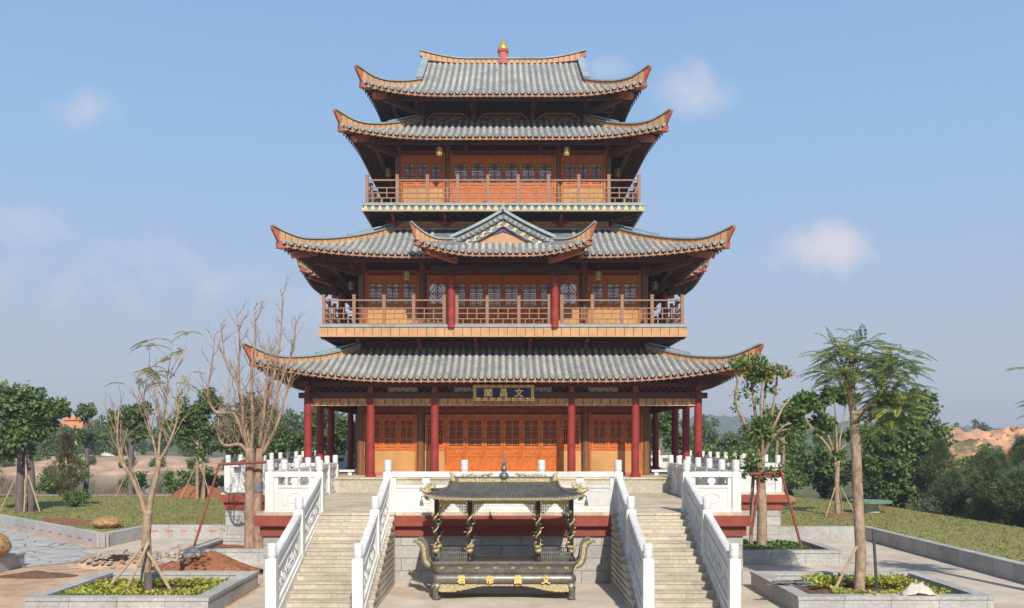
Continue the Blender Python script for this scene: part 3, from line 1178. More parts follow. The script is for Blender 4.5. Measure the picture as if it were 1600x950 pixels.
# (wall plane, floor z, leaf top, lattice bottom/top, centre door edges, side bay edges, small window edges, dado top, pane)
FLOORS = [
    (5.12, 2.25, 4.44, 3.27, 4.24, 2.02, (3.16, 4.93), (2.08, 2.80), 3.14, 'glass_dark'),
    (5.07, 7.50, 9.44, 8.32, 9.14, 1.92, (3.08, 4.86), (1.97, 2.74), 8.30, 'glass_sky_pale'),
    (3.91, 12.03, 14.10, 13.05, 13.78, 1.89, (2.24, 3.72), None, 12.92, 'glass_sky_pale'),
]
for (c, zf, zt, l0, l1, xd, bay, sm, dz, pane) in FLOORS:
    dw = 2 * xd / 6
    dm = leaf_meshes(dw, zt - zf - 0.06, l0 - zf - 0.06, l1 - zf - 0.06, True, pane)
    bw_ = (bay[1] - bay[0]) / 3
    wm_ = leaf_meshes(bw_, zt - dz, l0 - dz + 0.06, l1 - dz, False, pane)
    if sm:
        sw_ = leaf_meshes(sm[1] - sm[0], zt - dz, l0 - dz + 0.06, l1 - dz, False, pane)
    for k in (0, 1, 3):
        for i in range(6):
            place_leaf(dm, 'door', -xd + dw * (i + 0.5), c, zf + 0.06, k)
        for sg in (-1, 1):
            for i in range(3):
                place_leaf(wm_, 'window', sg * (bay[0] + bw_ * (i + 0.5)), c, dz, k)
            panel('dado_panel', 'plaster', *(sorted((sg * bay[0], sg * bay[1]))), c - 0.02, c + 0.03, zf + 0.10, dz, k)
            panel('skirting', 'pink_plaster', *(sorted((sg * (bay[0] - .02), sg * (bay[1] + .02)))), c - 0.02, c + 0.045, zf, zf + 0.10, k)
            if sm:
                place_leaf(sw_, 'window', sg * (sm[0] + sm[1]) / 2, c, dz, k)
                panel('dado_panel', 'plaster', *(sorted((sg * sm[0], sg * sm[1]))), c - 0.02, c + 0.03, zf + 0.10, dz, k)
                panel('skirting', 'pink_plaster', *(sorted((sg * (sm[0] - .02), sg * (sm[1] + .02)))), c - 0.02, c + 0.045, zf, zf + 0.10, k)
            for x in ([bay[0] - .045, bay[1] + .045, xd + 0.03]):
                if x == xd + 0.03 and sm is None:
                    x = xd + 0.045
                panel('jamb', 'orange_wood', *(sorted((sg * x - .035, sg * x + .035))), c - 0.02, c + 0.065, zf, zt + 0.05, k)
        panel('door_sill', 'orange_wood', -xd, xd, c - 0.02, c + 0.05, zf, zf + 0.06, k)
        if zf < 3:
            panel('transom_board', 'red_wood', -(bay[1] + .1), bay[1] + .1, c - 0.02, c + 0.04, zt + 0.17, 5.02, k)
        panel('lintel', 'red_wood', -(bay[1] + .1), bay[1] + .1, c - 0.02, c + 0.055, zt + 0.05, zt + 0.17, k)
# back walls plain
for (c, zf, zt, *_r) in FLOORS:
    panel('dado_panel', 'plaster', -c + .3, c - .3, c - 0.02, c + 0.03, zf, zt, 2)

# ---- ground-floor beams, hanging fringe, frieze lattice, brackets
bm3 = MB()
ring_beam(bm3, 6.68, 4.94, 5.13, 0.20, 0.30)
ring_beam(bm3, 6.68, 5.36, 5.50, 0.16, 0.35)
bm3.build('tie_beam', 'beam_wood', PAV)
mb = MB()
gap = MB()
for k in range(4):
    s0, s1 = len(mb.v), len(gap.v)
    gap.box(-6.55, 6.55, -6.72, -6.66, 4.71, 4.94)
    mb.box(-6.56, 6.56, -6.765, -6.65, 4.68, 4.735)
    x = -6.5
    while x < 6.45:
        mb.box(x + 0.02, x + 0.285, -6.745, -6.72, 4.735, 4.925)
        x += 0.308
    mb.xf(lambda p: rot(k, p), s0)
    gap.xf(lambda p: rot(k, p), s1)
fr_ = gap.build('hanging_fringe', 'trim_gap', PAV)
mb.build('fringe_boards', 'trim_orange', fr_)
# frieze: posts over the columns, carved lattice and pale panels between
edges = (-6.68, -4.53, -2.34, 0, 2.34, 4.53, 6.68)
fb = MB()
ring_beam(fb, 6.45, 5.10, 5.5, 0.05)
fz = fb.build('eave_frieze', 'dark_wood', PAV)
pm_, qm_ = MB(), MB()
pm_.box(-.09, .09, -6.78, -6.58, 5.13, 5.36)
pme = pm_.mesh('frieze_post', 'red_wood')
qm_.box(-.5, .5, -6.685, -6.65, 5.16, 5.31)
qme = qm_.mesh('frieze_panel', 'sack')
for k in range(4):
    for x in edges[:-1]:
        link('frieze_post', pme, fz, rot(k, (x, 0, 0)), k * PI / 2)
    for e0, e1 in zip(edges, edges[1:]):
        lat = MB()
        x = e0 + .12
        nb = 8
        sw = (e1 - e0 - .24) / nb
        for i in range(nb):
            lat.bar((x + i * sw, -6.70, 5.15), (x + (i + .5) * sw, -6.70, 5.34), .02, .02)
            lat.bar((x + (i + .5) * sw, -6.70, 5.34), (x + (i + 1) * sw, -6.70, 5.15), .02, .02)
        lat.box(e0 + .1, e1 - .1, -6.71, -6.69, 5.131, 5.15)
        lat.box(e0 + .1, e1 - .1, -6.71, -6.69, 5.34, 5.359)
        lat.xf(lambda p: rot(k, p))
        lat.build('frieze_lattice', 'red_wood', fz)
        m_ = (e0 + e1) / 2
        if abs(m_) < 5:
            link('frieze_panel', qme, fz, rot(k, (m_, 0, 0)), k * PI / 2)

# ---- under-eave beams of the upper storeys
for rf, off, hgt in ((R2, 0.75, 0.20), (R3, 0.65, 0.17), (R4, 0.62, 0.16)):
    u = MB()
    w = rf.wm - off
    z1 = rf.z(0, w) - 0.22
    ring_beam(u, w, z1 - hgt, z1, 0.18, 0.32)
    wi = rf.wm - off - 0.9
    ring_beam(u, wi, rf.z(0, wi) - 0.62, rf.z(0, wi) - 0.42, 0.16, 0.2)
    for k in range(4):
        s0 = len(u.v)
        for x in (-wi, -wi * 0.36, wi * 0.36):
            u.box(x - .07, x + .07, -w, -(rf.N if rf is not R2 else 5.0) + .1, z1 - hgt - .16, z1 - hgt - 0.004)
        u.bar((w + .25, -(w + .25), z1 - hgt - .02), (wi - 0.5, -(wi - 0.5), z1 - hgt - .25), 0.16, 0.2)
        u.xf(lambda p: rot(k, p), s0)
    u.build('eave_beam', 'beam_wood', PAV)

# ---- necks under the balconies and the panelled band under the top roof
nk = MB()
ring_beam(nk, 5.02, 6.70, 7.46, 0.10)
ring_beam(nk, 3.96, 11.15, 12.0, 0.10)
ring_beam(nk, 3.02, 15.4, 16.9, 0.10)
nk.build('neck_wall', 'dark_wood', PAV)
def neck_posts(xs, fn):
    m_ = MB()
    fn(m_)
    me = m_.mesh('neck_post', 'red_wood')
    for k in range(4):
        for x in xs:
            link('neck_post', me, PAV, rot(k, (x, 0, 0)), k * PI / 2)


def post_a(m_):
    m_.box(-.07, .07, -5.22, -5.07, 6.74, 7.08)
    m_.bar((0, -5.2, 7.0), (0, -6.1, 7.06), .1, .12)


def post_b(m_):
    m_.box(-.06, .06, -4.12, -4.01, 11.28, 11.74)
    m_.bar((0, -4.05, 11.62), (0, -4.8, 11.71), .1, .12)
    for sg in (-1, 1):
        m_.prism([(sg * .06, 11.62), (sg * .34, 11.62), (sg * .3, 11.54), (sg * .2, 11.50), (sg * .06, 11.40)], 'y', -4.05, -4.01)


def post_c(m_):
    m_.box(-.075, .075, -3.17, -3.06, 15.5, 16.55)
    m_.box(-.11, .11, -3.3, -3.06, 16.02, 16.18)


neck_posts((-5.1, -2.97, -0.97, 0.97, 2.97), post_a)
neck_posts((-4.02, -2.12, 0, 2.12), post_b)
neck_posts((-3.08, -1.12, 1.12), post_c)
la = MB()
for k in range(4):
    s0 = len(la.v)
    for e0, e1 in zip((-5.1, -2.97, -0.97, 0.97, 2.97), (-2.97, -0.97, 0.97, 2.97, 5.1)):
        n_ = 7
        for i in range(n_ + 1):
            x = e0 + .25 + (e1 - e0 - .5) * i / n_
            la.box(x - .012, x + .012, -5.10, -5.075, 6.80, 7.02)
        la.box(e0 + .2, e1 - .2, -5.105, -5.075, 6.9, 6.925)
        la.box(e0 + .2, e1 - .2, -5.105, -5.075, 7.0, 7.03)
    la.xf(lambda p: rot(k, p), s0)
la.build('neck_lattice', 'red_wood', PAV)
pb = MB()
for k in range(4):
    s1 = len(pb.v)
    for e0, e1 in zip((-4.02, -2.12, 0, 2.12), (-2.12, 0, 2.12, 4.02)):
        pn, po_ = MB(), MB()
        pn.box(e0 + .1, e1 - .1, -4.03, -4.01, 11.40, 11.60)
        for i in range(5):
            x = e0 + .4 + i * (e1 - e0 - .8) / 4
            po_.cbox(x, -4.035, 11.5 + .02 * (-1) ** i, .09, .02, .05)
        po_.box(e0 + .3, e1 - .3, -4.034, -4.028, 11.49, 11.505)
        pn.xf(lambda p: rot(k, p))
        po_.xf(lambda p: rot(k, p))
        po_.build('painted_scroll', 'slate_grey', pn.build('neck_panel', 'plaster', PAV))
    pb.box(-4.07, 4.07, -4.13, -4.01, 11.28, 11.34, 1)
    pb.box(-4.05, 4.05, -4.10, -4.01, 11.34, 11.40, 0)
    pb.xf(lambda p: rot(k, p), s1)
pb.build('neck_moulding', ['pink_plaster', 'cap_blue'], PAV)
# maroon panels with gilt scrollwork below the top roof
rng = random.Random(5)
for k in (0, 1, 2, 3):
    for e0, e1 in zip((-3.0, -1.04, 1.2), (-1.2, 1.04, 3.0)):
        m0, m1 = e0 + .1, e1 - .1
        pm = MB()
        pm.prism([(m0, 15.62), (m1, 15.62), (m1, 15.72), (m1 - .12, 15.80), (m1 - .2, 15.88), (m1 - .32, 15.92), (m0 + .32, 15.92), (m0 + .2, 15.88), (m0 + .12, 15.80), (m0, 15.72)], 'y', -3.115, -3.075)
        pm.xf(lambda p: rot(k, p))
        pp = pm.build('carved_panel', 'maroon', PAV)
        gm = MB()
        out = [(m0, 15.62), (m1, 15.62), (m1, 15.72), (m1 - .12, 15.80), (m1 - .2, 15.88), (m1 - .32, 15.92), (m0 + .32, 15.92), (m0 + .2, 15.88), (m0 + .12, 15.80), (m0, 15.72), (m0, 15.62)]
        for a, b_ in zip(out, out[1:]):
            gm.bar((a[0], -3.12, a[1]), (b_[0], -3.12, b_[1]), .022, .022)
        cxm = (m0 + m1) / 2
        for i in range(-4, 5):
            x = cxm + i * 0.155
            if abs(x - cxm) > (m1 - m0) / 2 - .3:
                continue
            z = 15.77 + .035 * (-1) ** i
            arc = [(x + .055 * math.cos(t), -3.122, z + .045 * math.sin(t)) for t in [j * PI / 4 * (1 if i % 2 else -1) for j in range(6)]]
            gm.tube(arc, .012, 5)
        for sg in (-1, 1):
            gm.tube([(cxm + sg * (.08 + .06 * j), -3.122, 15.69 + .02 * (j % 2)) for j in range(6)], .018, 5)
        gm.xf(lambda p: rot(k, p))
        gm.build('gilt_scrollwork', 'gold_paint', pp)
        sl = MB()
        sl.box(e0 - .02, e1 + .02, -3.10, -3.07, 15.50, 15.60)
        sl.xf(lambda p: rot(k, p))
        sl.build('panel_sill', 'beam_wood', pp)

# ---- balconies
def balcony(c, wb, zb0, zb1, kind):
    fl, ca, tr, gp, so = MB(), MB(), MB(), MB(), MB()
    ring_beam(fl, (c + wb) / 2 - .05, zb1 - 0.10, zb1, wb - c - .12)
    ring_beam(ca, wb - .05, zb1 - 0.085, zb1 + 0.004, 0.16)
    ring_beam(gp, wb - .06, zb0 + .02, zb1 - 0.085, 0.08)
    for k in range(4):
        a, b_ = len(tr.v), len(ca.v)
        if kind == 'brick':
            tr.box(-wb, wb, -wb - .005, -wb + .05, zb0, zb0 + .03)
            n_ = int(2 * wb / 0.308)
            s_ = 2 * wb / n_
            for i in range(n_):
                tr.box(-wb + s_ * i + .012, -wb + s_ * (i + 1) - .012, -wb + .0, -wb + .03, zb0 + .03, zb1 - .10)
        else:
            tr.box(-wb, wb, -wb - .005, -wb + .05, zb0, zb0 + .025)
            n_ = int(2 * wb / 0.255)
            s_ = 2 * wb / n_
            for i in range(n_):
                x = -wb + s_ * (i + .5)
                tr.prism([(x - .085, zb0 + .04), (x + .085, zb0 + .04), (x + .085, zb0 + .09), (x + .05, zb0 + .12), (x + .05, zb1 - .10), (x - .05, zb1 - .10), (x - .05, zb0 + .12), (x - .085, zb0 + .09)], 'y', -wb - .01, -wb + .03)
        tr.xf(lambda p: rot(k, p), a)
    # boarded underside sloping in to the neck
    for k in range(4):
        s0 = len(so.v)
        so.add([(-wb + .03, -wb + .03, zb0 + .01), (wb - .03, -wb + .03, zb0 + .01), (c - .1, -c + .1, zb0 + .02), (-c + .1, -c + .1, zb0 + .02)], [(0, 1, 2, 3)])
        n_ = int(2 * c / .5)
        for i in range(n_ + 1):
            x = -c + 2 * c * i / n_
            so.bar((x, -c, zb0 - .03), (x * wb / c * .97, -wb + .12, zb0 - .02), .07, .06)
        so.bar((c - .1, -c + .1, zb0 - .05), (wb - .1, -wb + .1, zb0 - .03), .12, .1)
        so.xf(lambda p: rot(k, p), s0)
    f = fl.build('balcony_floor', 'deck_stone', PAV)
    ca.build('floor_edging', 'cap_blue', f)
    gp.build('fascia', 'trim_gap' if kind == 'brick' else 'slate_blue', f)
    tr.build('fascia_blocks', 'trim_orange' if kind == 'brick' else 'cream_paint', f)
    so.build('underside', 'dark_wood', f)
    return f


balcony(5.13, 6.37, 7.08, 7.50, 'brick')
balcony(3.96, 5.07, 11.74, 12.03, 'dentil')


def railing(k, wr, z, xs, name, share_ends):
    """wooden balustrade on side k along y=-wr with posts at xs; None starts a new run"""
    runs = [[]]
    for x in xs:
        if x is None:
            runs.append([])
        else:
            runs[-1].append(x)
    for ri_, run in enumerate(runs):
        rl = MB()
        for last, x in zip(run, run[1:]):
            a, b_ = last + .045, x - .045
            for zz, h in ((0.86, .05), (0.585, .034), (0.40, .034), (0.215, .034), (0.03, .05)):
                rl.box(a, b_, -wr - .022, -wr + .022, z + zz - h / 2, z + zz + h / 2)
            for t in (1 / 3, 2 / 3):
                xx = a + (b_ - a) * t
                rl.box(xx - .018, xx + .018, -wr - .018, -wr + .018, z + .417 - .185, z + .568)
            for t in (.18, .5, .82):
                xx = a + (b_ - a) * t
                rl.box(xx - .016, xx + .016, -wr - .017, -wr + .017, z + .055, z + .198)
        rl.xf(lambda p: rot(k, p))
        r = rl.build(name, 'rail_wood', PAV)
        for j, x in enumerate(run):
            corner = (ri_ == 0 and j == 0) or (ri_ == len(runs) - 1 and j == len(run) - 1)
            if not (share_ends and corner):          # corner posts belong to the front and back runs
                link('railing_post', RP, r, rot(k, (x, -wr, z)))


rp = MB()
rp.box(-.055, .055, -.055, .055, 0, 1.0)
rp.box(-.062, .062, -.062, .062, 1.0, 1.05)
RP = rp.mesh('railing_post', 'rail_wood')
for k in range(4):
    W2, W3 = 6.22, 4.91
    run2 = [-W2, -5.17, -4.13, -3.10, -2.04, None, -1.60, -0.55, 0.55, 1.60, None, 2.04, 3.10, 4.13, 5.17, W2]
    run3 = [-W3 + 2 * W3 * i / 9 for i in range(10)]
    railing(k, W2, 7.504, run2, 'balcony_railing', k % 2 == 1)
    railing(k, W3, 12.034, run3, 'balcony_railing', k % 2 == 1)

# ---- name board over the entrance (hangs from the beam: a thing of its own)
SG = empty('name_board', (0.02, 32.02, 5.12), label='dark blue sign board with a gilt frame and three gold characters over the entrance', cat='sign')
SG.rotation_euler = (R(9), 0, 0)
mb = MB()
mb.box(-0.93, 0.93, -0.03, 0.03, -0.17, 0.17)
mb.build('board', 'sign_blue', SG)
mb = MB()
for x in (-.98, .98):
    mb.box(x - .055, x + .055, -.06, .04, -.27, .27)
for z in (-.22, .22):
    mb.box(-.925, .925, -.058, .038, z - .05, z + .05)
for i in range(7):
    x = -.75 + i * .25
    for z in (-.22, .22):
        mb.box(x - .02, x + .02, -.068, -.05, z - .045, z + .045, 1)
mb.build('frame', ['gold_paint', 'horn_brown'], SG)
for ch, x in (('\u95a3', -.52), ('\u660c', 0.0), ('\u6587', .52)):
    me = glyph(ch, .30, .012, .006)
    me.materials.append(M['letter_gold'])
    link('character', me, SG, (x, -.045, 0))

# ---- lanterns under the eaves
def lantern_meshes():
    b_ = MB()
    b_.tube([(0, 0, -.17), (0, 0, -.10), (0, 0, .12), (0, 0, .17)], [.075, .11, .11, .075], 6)
    f_ = MB()
    for k in range(6):
        a = k * PI / 3
        f_.tube([(.115 * math.cos(a), .115 * math.sin(a), -.12), (.115 * math.cos(a), .115 * math.sin(a), .14)], .009, 5)
    f_.tube([(0, 0, .165), (0, 0, .21)], [.10, .05], 6)
    f_.tube([(0, 0, -.20), (0, 0, -.165)], [.05, .085], 6)
    f_.tube([(0, 0, .2), (0, 0, .50)], .008, 5)
    t_ = MB()
    for k in range(6):
        a = k * PI / 3
        t_.tube([(.03 * math.cos(a), .03 * math.sin(a), -.19), (.03 * math.cos(a), .03 * math.sin(a), -.27)], .006, 4)
    return b_.mesh('lantern_body', 'lantern_paper'), f_.mesh('lantern_frame', 'beam_wood'), t_.mesh('tassel', 'red_paint')


LM = lantern_meshes()
for (x, y, z, lab) in [
        (-3.37, 32.95, 9.24, 'small six-sided paper lantern under the second roof, left of the gabled porch'),
        (3.33, 32.95, 9.24, 'small six-sided paper lantern under the second roof, right of the gabled porch'),
        (-2.30, 34.1, 13.93, 'small paper lantern hanging high under the third roof, left of the top doors'),
        (2.30, 34.1, 13.93, 'small paper lantern hanging high under the third roof, right of the top doors'),
        (-5.72, 35.6, 9.34, 'dim paper lantern in the shaded left corner of the middle balcony'),
        (5.72, 35.6, 9.34, 'dim paper lantern in the shaded right corner of the middle balcony'),
        (-4.45, 36.7, 13.9, 'dim paper lantern in the shaded left corner of the top balcony'),
        (4.45, 36.7, 13.9, 'dim paper lantern in the shaded right corner of the top balcony')]:
    L_ = empty('lantern', (x, y, z), label=lab, cat='lantern', group='paper lanterns under the pavilion eaves')
    for nm, me in zip(('lantern_body', 'lantern_frame', 'tassel'), LM):
        link(nm, me, L_)
# ------------------------------------------------------------------ ground, paths, lawns, lake, banks
def sheet(name, poly, z, m_, kind='structure', label=None):
    b_ = MB()
    b_.add([(x, y, z) for x, y in poly], [tuple(range(len(poly)))])
    o = b_.build(name, m_)
    return tag(o, label, None, None, kind)


def far_sheet():
    b_ = MB()
    b_.add([(-3000, -400, 0), (3000, -400, 0), (3000, 4000, 0), (-3000, 4000, 0)], [(0, 1, 2, 3)])
    return tag(b_.build('ground', 'wild_ground'), kind='structure')


far_sheet()
sheet('bare_earth', [(-30, 4), (-4.6, 4), (-4.6, 34.5), (-13.2, 34.5), (-24, 46), (-60, 46), (-60, 4)], 0.004, 'earth')
sheet('courtyard_paving', [(-5.72, 2), (18, 2), (18, 36), (-5.72, 36)], 0.008, 'paving')
sheet('side_paving', [(-9.6, 22.6), (-5.95, 22.6), (-5.95, 34.2), (-12.8, 34.2), (-12.8, 29.5)], 0.012, 'paving')
sheet('flagstone_path', [(-13.3, 30.4), (-21.2, 38.9), (-33, 50.5), (-45, 50.5), (-22, 27.2), (-15.4, 25.6), (-13.0, 26.0), (-11.4, 28.2)], 0.016, 'flagstone')


def lawn_block(name, poly, z, m_):
    b_ = MB()
    n_ = len(poly)
    b_.add([(x, y, z) for x, y in poly] + [(x, y, -0.1) for x, y in poly], [tuple(range(n_))] + [(i, (i + 1) % n_, n_ + (i + 1) % n_, n_ + i) for i in range(n_)])
    return tag(b_.build(name, m_), kind='structure')


LAWN_L = [(-9.6, 34.15), (-12.62, 34.15), (-13.0, 31.25), (-20.8, 39.35), (-33, 51.3), (-33, 53), (-9.6, 53)]
LAWN_R = [(9.6, 33.45), (12.95, 33.45), (12.95, 12), (17.8, 12), (18.3, 33), (17.9, 46), (17.0, 51), (9.6, 51)]
lawn_block('lawn', LAWN_L, 0.40, 'lawn_grass')
lawn_block('lawn', LAWN_R, 0.42, 'lawn_grass')
rng = random.Random(11)


def inside(p, poly):
    x, y = p
    c = False
    for (x0, y0), (x1, y1) in zip(poly, poly[1:] + poly[:1]):
        if (y0 > y) != (y1 > y) and x < (x1 - x0) * (y - y0) / (y1 - y0) + x0:
            c = not c
    return c


def blades(name, poly, z, count, h0, h1, m_, wid=.012, lean=.5, clump=1, box=None):
    b_ = MB()
    xs_, ys_ = [p[0] for p in poly], [p[1] for p in poly]
    done_ = 0
    while done_ < count:
        x, y = rng.uniform(min(xs_), max(xs_)), rng.uniform(min(ys_), max(ys_))
        if not inside((x, y), poly):
            continue
        for _ in range(clump):
            h = rng.uniform(h0, h1)
            a = rng.uniform(0, 2 * PI)
            dx, dy = math.cos(a) * wid, math.sin(a) * wid
            lx, ly = rng.gauss(0, lean) * h, rng.gauss(0, lean) * h
            px, py = x + rng.gauss(0, .03) * (clump > 1), y + rng.gauss(0, .03) * (clump > 1)
            b_.add([(px - dx, py - dy, z), (px + dx, py + dy, z), (px + lx * .5 + dx * .7, py + ly * .5 + dy * .7, z + h * .6), (px + lx, py + ly, z + h)], [(0, 1, 2), (0, 2, 3)])
            done_ += 1
    o = b_.build(name, m_)
    return tag(o, kind='stuff')


tag(blades('grass', LAWN_L, 0.40, 14000, .02, .09, 'grass_blade', .02, .8), 'short patchy green and straw-coloured grass on the left lawn', 'grass')
tag(blades('grass', LAWN_R, 0.42, 12000, .02, .09, 'grass_blade', .02, .8), 'short patchy green and straw-coloured grass on the right lawn', 'grass')
sheet('garden_path', [(-34, 53.0), (-9.5, 53.0), (-9.5, 54.6), (-34, 54.6)], 0.36, 'flagstone')
lawn_block('path_bank', [(-36, 53), (-9, 53), (-9, 56.4), (-36, 56.4)], 0.34, 'red_soil')
sheet('lake', [(-160, 57.5), (-5, 57.5), (-5, 97), (-160, 101)], 0.05, 'water')
blades('reeds', [(-60, 56.8), (-14, 56.8), (-14, 60), (-60, 60)], 0.05, 2600, .3, 1.0, 'reed', .012, .12, 7)
tag(bpy.data.objects['reeds'], 'dry brown reeds along the near shore of the lake', 'reeds')


def mound(name, cx, cy, rx, ry, h, m_, seed, z0=0.0, n=40, rough=0.35, flat=1.5, kind=None, ang=0.0):
    r_ = random.Random(seed)
    ph = [(r_.uniform(.6, 4.5), r_.uniform(.6, 4.5), r_.uniform(0, 6.28), r_.uniform(.3, 1)) for _ in range(9)]
    b_ = MB()
    rows_ = []
    for i in range(n + 1):
        row = []
        for j in range(n + 1):
            u, v = -1 + 2 * i / n, -1 + 2 * j / n
            rr = math.hypot(u, v)
            edge = max(0.0, 1 - rr ** flat)
            nz_ = sum(a * math.sin(f * u * 3 + g * v * 3 + p) / (1 + f * .5) for f, g, p, a in ph) / 3
            nz_ += r_.uniform(-.10, .10)
            hh = h * edge * (1 + rough * nz_) if rr < 1 else -0.05
            x, y = u * rx, v * ry
            row.append((cx + x * math.cos(ang) - y * math.sin(ang), cy + x * math.sin(ang) + y * math.cos(ang), z0 + max(-.05, hh)))
        rows_.append(row)
    b_.grid(rows_)
    o = b_.build(name, m_, smooth=True)
    if kind:
        tag(o, kind=kind)
    return o


def ridge_hill(name, pts, depth, m_, seed, rough=.25, prof=((-1, -.1), (-.8, .18), (-.55, .48), (-.3, .80), (0, 1.0), (.6, .95), (2, -.1)), fine=12, feat=.12):
    """an irregular bank: pts = (x, y, height) along its crest; prof = (offset, height) across it"""
    from mathutils import noise
    b_ = MB()
    rows_ = []
    crest = []
    for (a, b2) in zip(pts, pts[1:]):
        n_ = max(4, int(abs(b2[0] - a[0]) / depth * fine))
        for i in range(n_):
            t = smooth01(i / n_)
            crest.append((a[0] + (b2[0] - a[0]) * i / n_, a[1] + (b2[1] - a[1]) * t, a[2] + (b2[2] - a[2]) * t))
    crest.append(pts[-1])
    for (x, y, h) in crest:
        row = []
        for j in range(29):
            t = j / 28 * (len(prof) - 1)
            k = min(int(t), len(prof) - 2)
            f = t - k
            dy = prof[k][0] + (prof[k + 1][0] - prof[k][0]) * f
            hh = prof[k][1] + (prof[k + 1][1] - prof[k][1]) * f
            q = Vector((x * feat, (y + dy * depth) * feat, seed))
            nz_ = noise.fractal(q, 1.0, 2.1, 5) * rough
            nz2 = noise.fractal(q * 2.3 + Vector((9, 4, 1)), 1.0, 2.1, 4)
            row.append((x, y + dy * depth + nz2 * depth * .12, h * hh * (1 + nz_) + (0 if hh > 0 else -.1)))
        rows_.append(row)
    b_.grid(rows_)
    return tag(b_.build(name, m_, smooth=True), kind='structure')


ridge_hill('lake_bank', [(-170, 106, 1.9), (-110, 104, 1.7), (-70, 102, 1.4), (-45, 101, 1.7), (-28, 101, 1.4), (-5, 103, 1.6)], 8, 'bank_earth', 3)
ridge_hill('earth_cliff', [(36, 88, 2.0), (42, 90, 3.4), (46, 92, 4.0), (54, 94, 4.3), (64, 96, 4.5), (80, 98, 4.6), (100, 105, 4.8)], 9, 'cliff_earth', 8, .28, ((-1, -.1), (-.7, .15), (-.55, .35), (-.50, .72), (-.2, .9), (0, 1.0), (.8, 1.0), (2, -.1)), 40, .5)
ridge_hill('distant_hill', [(-700, 900, 8), (-400, 880, 12), (-150, 880, 9), (50, 860, 14), (200, 850, 22), (340, 860, 16), (520, 880, 12), (900, 900, 10)], 60, 'far_green', 4, .5)
ridge_hill('distant_hill', [(-300, 330, 5), (-120, 320, 3.6), (-40, 310, 4.5), (40, 300, 4.5), (110, 305, 6), (220, 330, 6), (320, 340, 6)], 30, 'far_green', 14, .5)

# ------------------------------------------------------------------ terrace
TER = empty('terrace', (0, 0, 0), label='raised grey stone terrace with dark red coping round the pavilion', cat='terrace')
mb = MB()
mb.box(-5.86, 5.86, 23.07, 31.9, -0.05, 1.17)
mb.box(-9.36, 9.36, 31.85, 48.6, -0.05, 1.17)
mb.build('stone_wall', 'stone_grey', TER)
mb = MB()
mb.box(-5.93, 5.93, 23.0, 31.85, 1.17, 1.42)
mb.box(-9.42, 9.42, 31.8, 48.65, 1.17, 1.42)
mb.build('red_band', 'red_coping', TER)
mb = MB()
mb.box(-6.02, 6.02, 22.86, 31.75, 1.42, 1.675)
mb.box(-9.52, 9.52, 31.68, 48.75, 1.42, 1.675)
mb.build('red_coping', 'red_coping', TER)
mb = MB()
mb.box(-5.98, 5.98, 22.90, 31.8, 1.675, 1.75)
mb.box(-9.48, 9.48, 31.74, 48.7, 1.675, 1.745)
mb.build('terrace_floor', 'deck_stone', TER)

# ------------------------------------------------------------------ staircases
NR, RH, TD, Y0 = 13, 1.75 / 13, 0.33, 22.66
for sg, lab in ((-1, 'pale stone staircase climbing to the terrace on the left of the incense burner'), (1, 'pale stone staircase climbing to the terrace on the right of the incense burner')):
    x0, x1 = sorted((sg * 2.62, sg * 4.66))
    st_ = empty('staircase', (sg * 3.65, 22.66, 0), label=lab, cat='staircase', group='terrace staircases')
    tr, ri = MB(), MB()
    for i in range(NR - 1):
        z = 1.75 - (i + 1) * RH
        ya, yb = Y0 - (i + 1) * TD, Y0 - i * TD + 0.02
        tr.box(x0 - 0.02, x1 + 0.02, ya - 0.014, yb, z - 0.04, z)
        ri.box(x0, x1, ya, 22.9 if True else yb, max(-.03, z - RH), z - 0.04)
    tr.box(x0 - .02, x1 + .02, Y0 - 0.025, 22.895, 1.702, 1.754)
    ri.box(x0, x1, Y0, 22.85, 1.75 - RH, 1.702)
    loc = Vector((sg * 3.65, 22.66, 0))
    for m_ in (tr, ri):
        m_.xf(lambda p: (p[0] - loc.x, p[1] - loc.y, p[2]))
    ri.build('risers', 'riser_stone', st_)
    tr.build('treads', 'step_stone', st_)

# ------------------------------------------------------------------ white stone balustrades
def post_mesh(h, w=.21):
    b_ = MB()
    s_ = w / 2
    sh = h - .30
    b_.box(-s_, s_, -s_, s_, 0, sh)
    b_.box(-s_ - .012, s_ + .012, -s_ - .012, s_ + .012, 0, .05)
    b_.tube([(0, 0, sh), (0, 0, sh + .02), (0, 0, sh + .05), (0, 0, h - .03), (0, 0, h)], [s_ * .86, s_ * .72, s_ * .86, s_ * .86, s_ * .74], 14)
    for zz in (h - .09, sh + .09):
        b_.tube([(0, 0, zz - .012), (0, 0, zz + .012)], [s_ * .91, s_ * .91], 14)
    return b_.mesh('post', 'white_stone')


POST = {}


def add_post(par, p, h):
    h = round(h, 3)
    if h not in POST:
        POST[h] = post_mesh(h)
    return link('post', POST[h], par, p)


